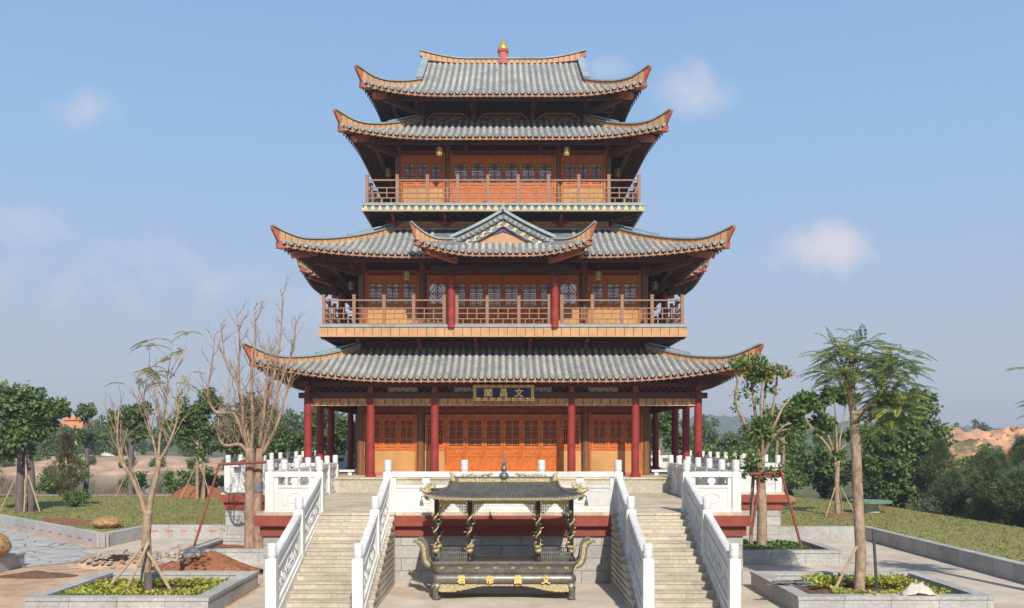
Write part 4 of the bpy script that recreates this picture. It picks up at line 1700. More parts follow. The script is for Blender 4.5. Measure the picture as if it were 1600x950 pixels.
def add_bay(par, a, b_, ha, hb, top=.985, gap=.105, slopebase=None, carved=False):
    """handrail and carved panel between two post centres a, b_ (points at their feet); ha/hb handrail heights"""
    a, b_ = Vector(a), Vector(b_)
    d = Vector((b_.x - a.x, b_.y - a.y, 0))
    L = d.length
    d.normalize()
    nrm = Vector((d.y, -d.x, 0))

    def P(s_, n_, t):                                # t: 0 = foot line, 1 = handrail top
        base = a.z + (b_.z - a.z) * s_ / L
        tp = ha + (hb - ha) * s_ / L
        q = a + d * s_ + nrm * n_
        return (q.x, q.y, base + (tp - base) * t)

    def blk(m_, s0, s1, n0, n1, t0, t1):
        m_.hexa([P(s0, n0, t0), P(s1, n0, t0), P(s1, n1, t0), P(s0, n1, t0), P(s0, n0, t1), P(s1, n0, t1), P(s1, n1, t1), P(s0, n1, t1)])
    g = gap
    hr_ = MB()
    blk(hr_, g, L - g, -.075, .075, .87, .985)
    blk(hr_, g, L - g, -.055, .055, .985, 1.0)
    hr_.build('handrail', 'white_stone', par)
    pn_ = MB()
    blk(pn_, g, L - g, -.085, .085, 0, .095)
    blk(pn_, g, g + .10, -.05, .05, .095, .87)
    blk(pn_, L - g - .10, L - g, -.05, .05, .095, .87)
    blk(pn_, g + .10, L - g - .10, -.055, .055, .60, .665)
    blk(pn_, g + .10, L - g - .10, -.035, .035, .095, .60)
    if L > 0.9:
        if slopebase is None:
            for e in ([.5] if L < 2.2 else [.5]):
                c_ = L * e
                blk(pn_, c_ - .06, c_ + .06, -.045, .045, .665, .72)
                blk(pn_, c_ - .095, c_ + .095, -.05, .05, .72, .82)
                blk(pn_, c_ - .07, c_ + .07, -.045, .045, .82, .87)
        else:
            blk(pn_, g + .10, L - g - .10, -.03, .03, .665, .87)
    # relief: raised border and a plain cloud moulding on both faces
    for sd in (-1, 1):
        n0, n1 = sorted((sd * .035, sd * .040))
        i0, i1 = g + .19, L - g - .19
        if i1 - i0 > .3:
            blk(pn_, i0, i1, n0, n1, .155, .185)
            blk(pn_, i0, i1, n0, n1, .51, .54)
            blk(pn_, i0, i0 + .035, n0, n1, .185, .51)
            blk(pn_, i1 - .035, i1, n0, n1, .185, .51)
            c_ = L / 2
            rr = .13
            for t in range(10):
                a0, a1 = t * PI / 5, (t + 1) * PI / 5
                pts = [P(c_ + rr * 1.5 * math.cos(q), sd * .036, .345 + rr * math.sin(q)) for q in (a0, a1)]
                pn_.bar(pts[0], pts[1], .022, .016)
            if carved:
                r_ = random.Random(int(L * 1000) + sd)
                for q in range(int((i1 - i0) / .12)):
                    s_ = i0 + .1 + q * .12
                    pts = [P(s_ + .05 * math.cos(t_) * (1 - t_ * .08), sd * .046, .33 + .12 * math.sin(q * 1.7) * .6 + .07 * math.sin(t_)) for t_ in [w_ * .8 for w_ in range(7)]]
                    pn_.tube(pts, .010, 5)
    pn_.build('panel', 'white_stone', par)


def balustrade(label, pts, ha=.985, post_h=1.25, posts=None, name='balustrade', group='white stone balustrades'):
    z0 = pts[0][2]
    B_ = empty(name, (0, 0, 0), label=label, cat='balustrade', group=group)
    for i, p in enumerate(pts):
        if posts is None or i in posts:
            add_post(B_, p, post_h)
    for a, b_ in zip(pts, pts[1:]):
        add_bay(B_, a, b_, a[2] + ha, b_[2] + ha)
    return B_


DK = 1.752
XS0, XS1, YF = 2.81, 4.48, 23.04
balustrade('white stone balustrade of three panels behind the incense burner, between the stairs', [(x, YF, DK) for x in (-XS0, -.94, .94, XS0)], post_h=1.27)
balustrade('short white balustrade at the front left corner of the terrace beside the bare tree', [(-5.68, YF, DK), (-XS1, YF, DK)], post_h=1.27)
balustrade('short white balustrade at the front right corner of the terrace beside the leafy trimmed tree', [(XS1, YF, DK), (5.68, YF, DK)], post_h=1.27)
for sg, w in ((-1, 'left'), (1, 'right')):
    n_ = 6
    balustrade('white balustrade running back along the %s edge of the front terrace' % w, [(sg * 5.68, YF + (31.95 - YF) * i / n_, DK) for i in range(n_ + 1)], posts=range(1, n_ + 1))
    n_ = 3
    balustrade('white balustrade stepping out to the far %s corner of the main terrace' % w, [(sg * (5.68 + (9.30 - 5.68) * i / n_), 31.95, DK - .005) for i in range(n_ + 1)], posts=range(1, n_ + 1))
    n_ = 11
    balustrade('white balustrade beside the %s colonnade of the pavilion' % w, [(sg * 9.30, 31.95 + (48.45 - 31.95) * i / n_, DK - .005) for i in range(n_ + 1)], posts=range(1, n_ + 1))
n_ = 14
balustrade('white balustrade along the back edge of the terrace behind the pavilion', [(-9.30 + 18.6 * i / n_, 48.45, DK - .005) for i in range(n_ + 1)], posts=range(1, n_))

# sloping balustrades of the stairs: top post is shared with the terrace runs
for sg in (-1, 1):
    for xx, side in ((XS0, 'inner'), (XS1, 'outer')):
        lab = 'sloping white balustrade on the %s side of the %s staircase' % (side, 'left' if sg < 0 else 'right')
        B_ = empty('stair_balustrade', (0, 0, 0), label=lab, cat='balustrade', group='sloping stair balustrades')
        x = sg * xx
        zf = lambda y: max(0.0, 1.75 - RH - (Y0 - y) / TD * RH + 0.02)
        ym, yb = 20.75, 18.30
        add_post(B_, (x, ym, zf(ym) - .12), 2.27 - zf(ym) + .12)
        add_post(B_, (x, yb, 0.012), 1.49)
        # foot line a little above the noses of the steps
        add_bay(B_, (x, YF, 1.74), (x, ym, zf(ym) + .17), 2.68, 1.98, slopebase=1, carved=True)
        add_bay(B_, (x, ym, zf(ym) + .12), (x, yb, 0.19), 1.96, 1.24, slopebase=1, carved=True)
        cu_ = MB()                                   # stone string under the railing
        cu_.hexa([(x - .11, yb + .1, -.02), (x + .11, yb + .1, -.02), (x + .11, YF - .15, -.02), (x - .11, YF - .15, -.02), (x - .11, yb + .1, .20), (x + .11, yb + .1, .20), (x + .11, YF - .15, 1.73), (x - .11, YF - .15, 1.73)])
        cu_.build('string_stone', 'white_stone', B_)

# low stone benches between the corner columns
for sg in (-1, 1):
    t = empty('stone_bench', (sg * 5.95, 34.0, 2.25), label='low white stone bench between the red corner column and the brown column on the %s' % ('left' if sg < 0 else 'right'), cat='bench', group='low benches of the colonnade')
    MB().box(-.62, .62, -.17, .17, .12, .19).build('seat', 'white_stone', t)
    for x in (-.45, .45):
        MB().box(x - .07, x + .07, -.13, .13, 0, .12).build('leg', 'white_stone', t)

# ------------------------------------------------------------------ planters and garden walls
def planter(label, x0, x1, y0, y1, h, soil, t=.30, zs=.20):
    P_ = empty('planter', ((x0 + x1) / 2, (y0 + y1) / 2, 0), label=label, cat='planter', group='square stone planters')
    cx, cy = (x0 + x1) / 2, (y0 + y1) / 2
    b_ = MB()
    zb = h - .07
    for (a0, a1, c0, c1) in ((x0 + .02, x1 - .02, y0 + .02, y0 + t - .02), (x0 + .02, x1 - .02, y1 - t + .02, y1 - .02), (x0 + .02, x0 + t - .02, y0 + t - .02, y1 - t + .02), (x1 - t + .02, x1 - .02, y0 + t - .02, y1 - t + .02)):
        b_.box(a0 - cx, a1 - cx, c0 - cy, c1 - cy, -.03, zb)
    b_.build('kerb_wall', 'stone_kerb', P_)
    b_ = MB()
    for (a0, a1, c0, c1) in ((x0, x1, y0, y0 + t), (x0, x1, y1 - t, y1), (x0, x0 + t, y0 + t, y1 - t), (x1 - t, x1, y0 + t, y1 - t)):
        b_.box(a0 - cx, a1 - cx, c0 - cy, c1 - cy, zb, h)
    b_.build('kerb_top', 'stone_kerb', P_)
    g_ = MB()
    r_ = random.Random(int(x0 * 7 + y0))
    nx = 14
    g_.grid([[(x0 + t - .02 - cx + (x1 - x0 - 2 * t + .04) * i / nx, y0 + t - .02 - cy + (y1 - y0 - 2 * t + .04) * j / nx, zs + r_.uniform(-.03, .05)) for j in range(nx + 1)] for i in range(nx + 1)])
    g_.build('soil', soil, P_, smooth=True)
    return P_


planter('square grey stone planter at the front left with lime green ground cover', -9.45, -5.80, 18.6, 22.45, .40, 'brown_soil')
planter('square stone planter at the front right, litter on its rim', 5.86, 9.78, 18.75, 22.4, .40, 'brown_soil')
planter('stone planter of the bare twin-trunked tree at the left corner of the terrace', -9.1, -6.06, 26.8, 30.0, .40, 'red_soil')
planter('stone planter of the trimmed leafy tree at the right corner of the terrace', 6.06, 9.57, 26.5, 29.8, .40, 'brown_soil')
planter('stone planter with a round root ball at the left edge of the photo', -17.0, -13.25, 22.0, 26.2, .40, 'red_soil')


def leafy_cover(name, label, x0, x1, y0, y1, z, n_, m_, size=.07, seed=1, hole=None):
    r_ = random.Random(seed)
    b_ = MB()
    for _ in range(n_):
        cx, cy = r_.uniform(x0, x1), r_.uniform(y0, y1)
        if hole and math.sin(cx * 2.1 + 1) + math.sin(cy * 2.7) < hole:
            continue
        cz = z + r_.uniform(0, .17)
        for _k in range(5):
            a = r_.uniform(0, 2 * PI)
            el = r_.uniform(-.1, .9)
            s_ = size * r_.uniform(.6, 1.3)
            d = Vector((math.cos(a) * math.cos(el), math.sin(a) * math.cos(el), math.sin(el)))
            n2 = d.cross(Vector((0, 0, 1))).normalized() * s_ * .33
            p = Vector((cx + r_.gauss(0, .05), cy + r_.gauss(0, .05), cz))
            b_.add([p, p + d * s_ * .5 + n2, p + d * s_, p + d * s_ * .5 - n2], [(0, 1, 2, 3)])
    return tag(b_.build(name, m_), label, 'ground cover', None, 'stuff')


leafy_cover('ground_cover', 'lime green low plants filling the front left planter', -9.0, -6.2, 19.0, 21.3, .21, 2600, 'leaf_lime', .09, 3, -.7)
leafy_cover('ground_cover', 'lime green low plants in the front right planter', 6.9, 9.2, 19.2, 21.9, .21, 1900, 'leaf_lime', .09, 4, -.4)
leafy_cover('ground_cover', 'green weedy plants in the planter at the right terrace corner', 6.8, 8.9, 26.9, 29.3, .21, 1100, 'leaf_mid', .10, 6, .0)


def garden_wall(label, pts, h, t=.28):
    """low kerb wall along a polyline"""
    B_ = MB()
    for i, ((xa, ya), (xb, yb)) in enumerate(zip(pts, pts[1:])):
        d = Vector((xb - xa, yb - ya, 0)).normalized()
        n2 = Vector((d.y, -d.x, 0)) * t / 2
        a, b_ = Vector((xa, ya, 0)) - d * (t / 2 - .005 * i), Vector((xb, yb, 0)) + d * (t / 2 - .005 * i)
        hh = h - .003 * i
        B_.hexa([a - n2 + Vector((0, 0, -.05)), b_ - n2 + Vector((0, 0, -.05)), b_ + n2 + Vector((0, 0, -.05)), a + n2 + Vector((0, 0, -.05)), a - n2 + Vector((0, 0, hh)), b_ - n2 + Vector((0, 0, hh)), b_ + n2 + Vector((0, 0, hh)), a + n2 + Vector((0, 0, hh))])
    o = B_.build('garden_wall', 'stone_kerb')
    return tag(o, label, 'low wall', 'low stone walls of the lawns')


garden_wall('low grey stone wall holding the left lawn, with faded pink paint dashes', [(-9.5, 34.0), (-12.75, 34.0), (-13.1, 30.9), (-21.0, 39.1), (-33.2, 51.2)], .46)
garden_wall('low grey stone wall holding the right lawn, turning towards the camera', [(9.5, 33.3), (12.8, 33.3), (12.8, 12.0)], .47)
dash = MB()
dd = Vector((-21.0 + 13.1, 39.1 - 30.9, 0)).normalized()
nn_ = Vector((-dd.y, dd.x, 0))
if nn_.y > 0:
    nn_ = -nn_
for i in range(9):
    p = Vector((-13.3, 31.1, .20)) + dd * (.25 + i * .95) + nn_ * .143
    dash.bar(p, p + dd * .33, .006, .05)
for i in range(6):
    x = -9.9 - i * .52
    dash.box(x - .13, x + .13, 33.853, 33.859, .22, .27)
dash.build('paint_dashes', 'paint_pink', bpy.data.objects['garden_wall'])

# ------------------------------------------------------------------ heaps, stones, litter
sh1 = tag(mound('soil_heap', -7.9, 24.9, 1.9, .85, .50, 'red_soil', 21, 0, 90, .9, 1.0), 'heap of reddish brown soil behind the front left planter', 'soil heap')
tag(mound('soil_heap', -16.6, 51.5, 1.7, 1.0, .85, 'red_soil', 22, .38, 30, .5, 1.3), 'orange-red soil heap at the far end of the left lawn', 'soil heap')
tag(mound('soil_heap', -12.0, 24.3, 1.1, .5, .12, 'brown_soil', 25, 0, 36, .7, 1.2), 'thin dark spread of soil left of the front planter', 'soil heap')


def stone(b_, p, s_, r_, flat=.6):
    """one broken stone: a jittered convex lump"""
    pts = []
    for i in range(3):
        for j in range(6):
            a = j * PI / 3 + i * .5
            rr = (.6, 1, .55)[i] * s_ * r_.uniform(.7, 1.15)
            pts.append((p[0] + rr * math.cos(a), p[1] + rr * math.sin(a), p[2] + (-.1, .35, .8)[i] * s_ * flat * r_.uniform(.8, 1.2)))
    fs = [tuple(range(6))[::-1], tuple(range(12, 18))]
    for i in range(2):
        for j in range(6):
            fs.append((i * 6 + j, i * 6 + (j + 1) % 6, i * 6 + 6 + (j + 1) % 6, i * 6 + 6 + j))
    b_.add(pts, fs)


rp_ = random.Random(77)
b_ = MB()
for _ in range(260):
    u, v = rp_.gauss(0, .45), rp_.gauss(0, .45)
    rr = math.hypot(u, v)
    if rr < 1.1:
        stone(b_, (-7.9 + u * 1.9, 24.9 + v * .85, max(0, .50 * (1 - rr) - .02)), rp_.uniform(.015, .07), rp_, .7)
b_.build('clods', 'red_soil', sh1)
hp = mound('rubble_heap', -10.9, 26.6, 1.35, .95, .36, 'earth', 23, 0, 36, .6, 1.2)
tag(hp, 'heap of broken pale stones and grit beside the flagstone path', 'rubble heap')
b_ = MB()
for _ in range(330):
    a, q = rp_.uniform(0, 2 * PI), abs(rp_.gauss(0, .5))
    x, y = -10.9 + math.cos(a) * q * 1.4, 26.4 + math.sin(a) * q * .95
    e = max(0, 1 - ((x + 10.9) / 1.35) ** 2 - ((y - 26.6) / .95) ** 2)
    stone(b_, (x, y, .33 * e ** .7), rp_.uniform(.02, .085) * (1.6 if rp_.random() < .08 else 1), rp_)
b_.build('broken_stones', 'rubble', hp)
hp2 = mound('rubble_heap', -9.35, 27.6, 1.0, .6, .40, 'rubble', 24, 0, 30, .8, 1.2)
tag(hp2, 'smaller heap of rubble and grey slabs behind the first heap', 'rubble heap')
b_ = MB()
for _ in range(90):
    x, y = -9.35 + rp_.gauss(0, .5), 27.4 + rp_.gauss(0, .3)
    stone(b_, (x, y, .15 + rp_.uniform(0, .1)), rp_.uniform(.03, .1), rp_)
b_.build('broken_stones', 'rubble', hp2)
for i, (x, y, s_, lab) in enumerate([(-10.6, 25.9, .20, 'flat broken slab lying on the front of the rubble heap')]):
    b_ = MB()
    b_.hexa([(-.24, -.16, -.04), (.22, -.13, -.02), (.24, .17, .02), (-.2, .15, 0), (-.24, -.16, .02), (.22, -.13, .04), (.24, .17, .08), (-.2, .15, .06)])
    o = b_.build('stone_slab', 'rubble', None, loc=(x, y, .42))
    tag(o, lab, 'slab')


def root_ball(loc, r, label, squash=.72, seed=1):
    r_ = random.Random(seed)
    b_ = MB()
    n_, m2 = 14, 24
    rows_ = []
    for i in range(n_ + 1):
        th = PI * .95 * i / n_
        rows_.append([(r * math.sin(th + .02) * math.cos(2 * PI * j / m2) * (1 + .06 * math.sin(j * 2.1 + i)), r * math.sin(th + .02) * math.sin(2 * PI * j / m2) * (1 + .06 * math.sin(j * 2.1 + i)), r * squash * (math.cos(th) + .85) * (1 + .03 * math.sin(3 * j))) for j in range(m2)] )
        rows_[-1].append(rows_[-1][0])
    b_.grid(rows_)
    for _ in range(500):
        a, th = r_.uniform(0, 2 * PI), r_.uniform(0, PI * .6)
        p = Vector((r * math.sin(th) * math.cos(a), r * math.sin(th) * math.sin(a), r * squash * (math.cos(th) + .85)))
        t = Vector((r_.gauss(0, 1), r_.gauss(0, 1), r_.gauss(0, .4))).normalized() * r_.uniform(.06, .16)
        b_.bar(p - t * .5, p + t * .5 + Vector((0, 0, .015)), .008, .008)
    o = b_.build('root_ball', 'straw', None, True, loc)
    return tag(o, label, 'root ball', 'straw root balls')


root_ball((-14.0, 33.4, .40), .50, 'shaggy straw-brown root ball lying on the edge of the left lawn', .42, 2)
root_ball((-13.55, 24.9, .38), .50, 'round earthy root ball on the planter at the left edge', .75, 3)
root_ball((13.75, 45.5, .42), .36, 'small orange-brown root ball on the far right lawn', .6, 4)

# litter on the right-hand planter
b_ = MB()
r_ = random.Random(9)
b_.grid([[(-.34 + .68 * i / 12, -.14 + .28 * j / 6, max(0, .26 * (1 - (abs(i - 6) / 6.2) ** 2) * (1 - (abs(j - 3) / 3.4) ** 2)) * (1 + r_.gauss(0, .22)) - .01) for j in range(7)] for i in range(13)])
tag(b_.build('cement_sack', 'sack', None, True, (8.33, 18.93, .40)), 'crumpled pale sack lying on the front rim of the right planter', 'sack')
b_ = MB()
for _ in range(16):
    stone(b_, (r_.uniform(-.5, .45), r_.uniform(-.12, .12), 0), r_.uniform(.04, .10), r_, .35)
for _ in range(3):
    b_.cbox(r_.uniform(-.3, .3), r_.uniform(-.1, .1), .07, .34, .2, .03)
tag(b_.build('slate_scraps', 'slate_grey', None, False, (6.15, 20.2, .40)), 'dark scraps of slate piled on the left rim of the front right planter', 'scraps')
b_ = MB()
for _ in range(14):
    stone(b_, (r_.uniform(-.4, .4), r_.uniform(-.15, .15), 0), r_.uniform(.05, .12), r_, .4)
tag(b_.build('slate_scraps', 'slate_grey', None, False, (6.75, 26.72, .40)), 'dark slate scraps heaped at the foot of the trimmed tree on the right', 'scraps')
b_ = MB()
for i in range(6):
    b_.hexa([(x * s2 + i * .27, y * s2, z) for (x, y, z) in [(-.12, -.05, 0), (.1, -.06, 0), (.13, .05, 0), (-.1, .06, 0), (-.12, -.05, .02), (.1, -.06, .03), (.13, .05, .02), (-.1, .06, .03)] for s2 in [(.8, 1.1, .6, 1, .7, .9)[i]]])
tag(b_.build('stone_chips', 'rubble', None, False, (7.3, 18.9, .40)), 'row of flat stone chips on the front rim of the right planter', 'chips')
b_ = MB()
stone(b_, (0, 0, 0), .16, r_, .9)
tag(b_.build('clay_lump', 'cliff_earth', None, True, (7.23, 18.3, .012)), 'round orange lump of clay on the paving before the right planter', 'lump')

# stone garden table on the right lawn
t = empty('stone_table', (15.7, 40.3, .42), label='low garden table with a green top on a white pedestal, on the right lawn', cat='table')
b_ = MB()
b_.tube([(0, 0, .40), (0, 0, .41), (0, 0, .50), (0, 0, .52)], [.80, .86, .88, .84], 28)
b_.build('table_top', 'table_green', t)
b_ = MB()
b_.lathe([(.40, 0), (.42, .05), (.32, .16), (.30, .28), (.38, .40)], 20)
b_.build('pedestal', 'white_stone', t, True)

# far buildings on the other side of the lake
t = empty('temple_hall', (-95, 210, 0), label='distant hall with orange tiled roofs beyond the lake on the left', cat='building')
MB().box(-4.2, 4.2, -4, 4, 0, 6.2).build('wall', 'white_wall', t)
b_ = MB()
b_.prism([(-5, 6.0), (5, 6.0), (.8, 7.7), (-.8, 7.7)], 'x', -5.2, 5.2)
b_.build('roof', 'roof_orange', t)
b_ = MB()
b_.prism([(-2.4, 8.0), (2.4, 8.0), (.4, 9.0), (-.4, 9.0)], 'x', -2.0, 1.8)
b_.box(-1.7, 1.5, -2, 2, 7.2, 8.0)
b_.build('upper_roof', 'roof_orange', t)
b_ = MB()
for i in range(4):
    b_.box(-3.6 + i * 2, -2.5 + i * 2, -4.06, -3.98, 2, 5.0)
b_.build('window', 'glass_dark', t)
t = empty('white_house', (-78, 190, 0), label='distant low white house left of the thin yellow-leaved tree', cat='building')
MB().box(-2.6, 2.6, -4, 4, 0, 5.0).build('wall', 'white_wall', t)
MB().box(-2.9, 2.9, -4.4, 4.4, 5.0, 5.3).build('roof', 'sack', t)
b_ = MB()
for i in range(2):
    b_.box(-2 + i * 2.3, -.8 + i * 2.3, -4.05, -3.97, 1.2, 3.6)
b_.build('window', 'glass_dark', t)
for (x, y, h, lab) in ((-79.6, 187, 7.6, 'tall white pillar left of the other beyond the lake'), (-77.0, 187, 8.2, 'tall white pillar right of the other beyond the lake')):
    b_ = MB()
    b_.tube([(0, 0, 0), (0, 0, h - .3), (0, 0, h)], [.42, .40, .25], 12)
    tag(b_.build('white_pillar', 'white_wall', None, False, (x, y, 0)), lab, 'pillar', 'white pillars beyond the lake')
# ------------------------------------------------------------------ bronze incense burner
CE = empty('incense_burner', (0.02, 21.15, 0.008), label='large roofed bronze incense burner with gilt dragon pillars standing between the stairs', cat='incense burner')
D = 0.50                                              # half depth of the trough
# legs with lion feet
lg = MB()
lg.tube([(0, 0, 0), (0, 0, .05), (.02, -.01, .13), (.0, 0, .24), (-.03, .02, .36)], [.10, .085, .062, .095, .12], 10)
lg.tube([(-.03, -.1, .03), (0, -.05, .05)], [.035, .05], 7)
lgm = lg.mesh('leg', 'bronze', True)
lf = MB()
for q in range(5):
    a = q * 1.25
    lf.tube([(.09 * math.cos(a), .09 * math.sin(a) - .02, .26 + .02 * q), (.10 * math.cos(a + .5), .10 * math.sin(a + .5) - .02, .31), (.08 * math.cos(a + 1), .08 * math.sin(a + 1) - .02, .27)], .016, 5)
lfm = lf.mesh('leg_ornament', 'gold_pale')
for sx in (-1, 1):
    for sy in (-1, 1):
        o = link('leg', lgm, CE, (sx * 1.48, sy * (D - .05), 0))
        o.scale = (sx, 1, 1)
        if sy > 0:
            o.rotation_euler = (0, 0, 0)
        link('leg_ornament', lfm, o)
# carved apron under the roll
for sy in (-1, 1):
    ap = MB()
    n_ = 48
    up, lo = [], []
    for i in range(n_ + 1):
        x = -1.42 + 2.84 * i / n_
        t = abs(x) / 1.42
        up.append((x, .345))
        lo.append((x, .335 - .015 - .13 * smooth01((t - .25) / .6) - .018 * abs(math.sin(i * 1.35))))
    for i in range(n_):
        ap.prism([up[i], up[i + 1], lo[i + 1], lo[i]], 'y', sy * D - .02, sy * D + .02)
    ap.build('carved_apron', 'gold_pale', CE)
# rolled body and trough
def rrect_ring(hx, hy, r=.12, n=5):
    pts = []
    for cx, cy, a0 in ((hx - r, hy - r, 0), (-hx + r, hy - r, PI / 2), (-hx + r, -hy + r, PI), (hx - r, -hy + r, 1.5 * PI)):
        for i in range(n + 1):
            a = a0 + PI / 2 * i / n
            pts.append((cx + r * math.cos(a), cy + r * math.sin(a)))
    return pts


def loft(mb_, secs, mi=0, closed=True):
    rings = [[(x, y, z) for x, y in rrect_ring(hx, hy)] for hx, hy, z in secs]
    rings = [r_ + [r_[0]] for r_ in rings]
    mb_.grid(rings, mi)
    for r_, fl in ((rings[0], 1), (rings[-1], 0)):
        mb_.add(r_[:-1], [tuple(range(len(r_) - 1))[::-1] if fl else tuple(range(len(r_) - 1))])


b_ = MB()
prof = []
for i in range(11):
    a = -PI / 2 + PI * i / 10
    prof.append((1.50 + .085 * math.cos(a), D - .02 + .085 * math.cos(a), .45 + .108 * math.sin(a)))
loft(b_, prof)
b_.build('rolled_base', 'bronze', CE, True)
b_ = MB()
loft(b_, [(1.50, D - .06, .55), (1.53, D - .03, .60), (1.55, D - .01, .70), (1.585, D + .03, .78)])
trough = b_.build('trough', 'bronze', CE)
b_ = MB()
loft(b_, [(1.60, D + .05, .78), (1.615, D + .06, .80), (1.615, D + .06, .835), (1.60, D + .05, .845)])
b_.build('trough_rim', 'bronze', trough)
b_ = MB()
b_.box(-1.45, 1.45, -D + .08, D - .08, .846, .853)
b_.build('ash_bed', 'bronze_dark', trough)
# written characters on the roll and small gilt emblems on the trough
for ch, x in (('\u541b', -.93), ('\u5e1d', -.306), ('\u660c', .305), ('\u6587', .915)):
    me = glyph(ch, .19, .012, .006)
    me.materials.append(M['letter_gold'])
    link('character', me, CE, (x, -(D - .02 + .085) - .004, .455))
r_ = random.Random(4)
for i in range(8):
    x = -1.36 + i * 2.72 / 7
    e = MB()
    for q in range(4):
        a = q * 1.57 + i * .8
        e.tube([(.01 * math.cos(a), 0, .01 * math.sin(a)), (.045 * math.cos(a + .3), -.01, .035 * math.sin(a + .3)), (.06 * math.cos(a + .9), 0, .04 * math.sin(a + .9))], [.016, .014, .006], 6)
    e.build('gilt_emblem', 'gold_pale', CE, False, (x, -(D - .01), .70))
# ear handles
eh = MB()
pth = [(1.56, .68), (1.66, .72), (1.745, .84), (1.765, .98), (1.775, 1.10), (1.83, 1.21), (1.91, 1.265), (1.97, 1.255)]
wd = [.055, .06, .06, .055, .05, .055, .06, .04]
for (a, wa), (c_, wc) in zip(zip(pth, wd), list(zip(pth, wd))[1:]):
    d = Vector((c_[0] - a[0], c_[1] - a[1])).normalized()
    n2 = Vector((-d.y, d.x))
    P0 = [(a[0] + n2.x * wa, a[1] + n2.y * wa), (a[0] - n2.x * wa, a[1] - n2.y * wa), (c_[0] - n2.x * wc, c_[1] - n2.y * wc), (c_[0] + n2.x * wc, c_[1] + n2.y * wc)]
    eh.prism(P0, 'y', -.13, .13)
ehm = eh.mesh('ear_handle', 'gold_pale')
eb = MB()
for (a, wa), (c_, wc) in zip(zip(pth, wd), list(zip(pth, wd))[1:]):
    for y in (-.14, .14):
        eb.bar((a[0] - .05, y, a[1] + .04), (c_[0] - .05, y, c_[1] + .04), .03, .05)
        eb.bar((a[0] + .06, y, a[1] - .03), (c_[0] + .06, y, c_[1] - .03), .03, .04)
ebm = eb.mesh('handle_edging', 'bronze')
for k in (0, 1):
    o = link('ear_handle', ehm, CE, (0, 0, 0), k * PI)
    link('handle_edging', ebm, o)
# fences at the two end bays
for sx in (-1, 1):
    f = MB()
    x0, x1 = .80, 1.47
    for y in (-D + .02, D - .02):
        f.box(x0, x1, y - .012, y + .012, 1.02, 1.04)
        f.box(x0, x1, y - .012, y + .012, .93, .945)
        for i in range(15):
            x = x0 + (x1 - x0) * (i + .5) / 15
            f.box(x - .010, x + .010, y - .009, y + .009, .846, 1.02)
    for i in range(12):
        y = -D + .06 + (2 * D - .12) * i / 11
        f.box(1.455, 1.475, y - .01, y + .01, .846, 1.03)
    f.box(1.452, 1.478, -D + .02, D - .02, 1.03, 1.05)
    f.xf(lambda p: (p[0] * sx, p[1], p[2]))
    f.build('grille', 'bronze', CE)
# dragon pillars
for ix, x in enumerate((-1.49, -.756, .756, 1.49)):
    for sy in (-1, 1):
        p_ = MB()
        p_.lathe([(.08, .846), (.08, .88), (.055, .92), (.038, .95), (.038, 2.2)], 12)
        po_ = p_.build('pillar', 'bronze_dark', CE, False, (x, sy * (D - .06), 0))
        g_ = MB()
        path, rad = [], []
        for i in range(46):
            t = i / 45
            a = t * 6.4 * PI + ix
            path.append((.045 * math.cos(a), .045 * math.sin(a), 1.02 + t * .93))
            rad.append(.020 + .006 * math.sin(t * 40) + (.012 if t > .93 else 0))
        g_.tube(path, rad, 7)
        for i in range(9):
            t = .08 + i * .1
            a = t * 5.2 * PI + ix + .3
            g_.tube([(.06 * math.cos(a), .06 * math.sin(a), 1.02 + t * .93), (.13 * math.cos(a + .5), .13 * math.sin(a + .5), 1.05 + t * .93)], [.02, .006], 5)
        g_.lathe([(.05, 1.02), (.075, 1.05), (.085, 1.10), (.05, 1.13)], 8)
        g_.tube([(-.06, -.06, 1.12), (-.02, -.10, 1.17), (.05, -.09, 1.16)], [.02, .035, .012], 6)
        g_.build('coiled_dragon', 'gold_pale', po_, True)
# fretwork under the eaves
def fret(x0, x1):
    m_ = MB()
    y = -.0
    m_.box(x0, x1, -.012, .012, 2.115, 2.135)
    n_ = int((x1 - x0) / .042)
    for i in range(n_):
        x = x0 + (x1 - x0) * (i + .5) / n_
        m_.box(x - .010, x + .010, -.010, .010, 2.135, 2.195)
    m_.box(x0, x1, -.006, .006, 2.10, 2.195, 0)
    for sg in (-1, 1):
        xe = x0 if sg > 0 else x1
        for i in range(4):
            w = .27 - i * .065
            a, c_ = sorted((xe, xe + sg * w))
            z1 = 2.10 - i * .062
            m_.box(a, c_, -.012, .012, z1 - .016, z1)
            for q in range(int(w / .035)):
                xx = xe + sg * (.018 + q * .035)
                m_.box(xx - .008, xx + .008, -.009, .009, z1 - .062, z1 - .016)
        m_.box(min(xe, xe + sg * .02), max(xe, xe + sg * .02), -.012, .012, 1.83, 2.1)
    return m_


for (x0, x1) in ((-1.43, -.82), (-.70, .70), (.82, 1.43)):
    for sy in (-1, 1):
        m_ = fret(x0, x1)
        m_.build('fretwork', 'gold_pale', CE, False, (0, sy * (D - .06), 0))
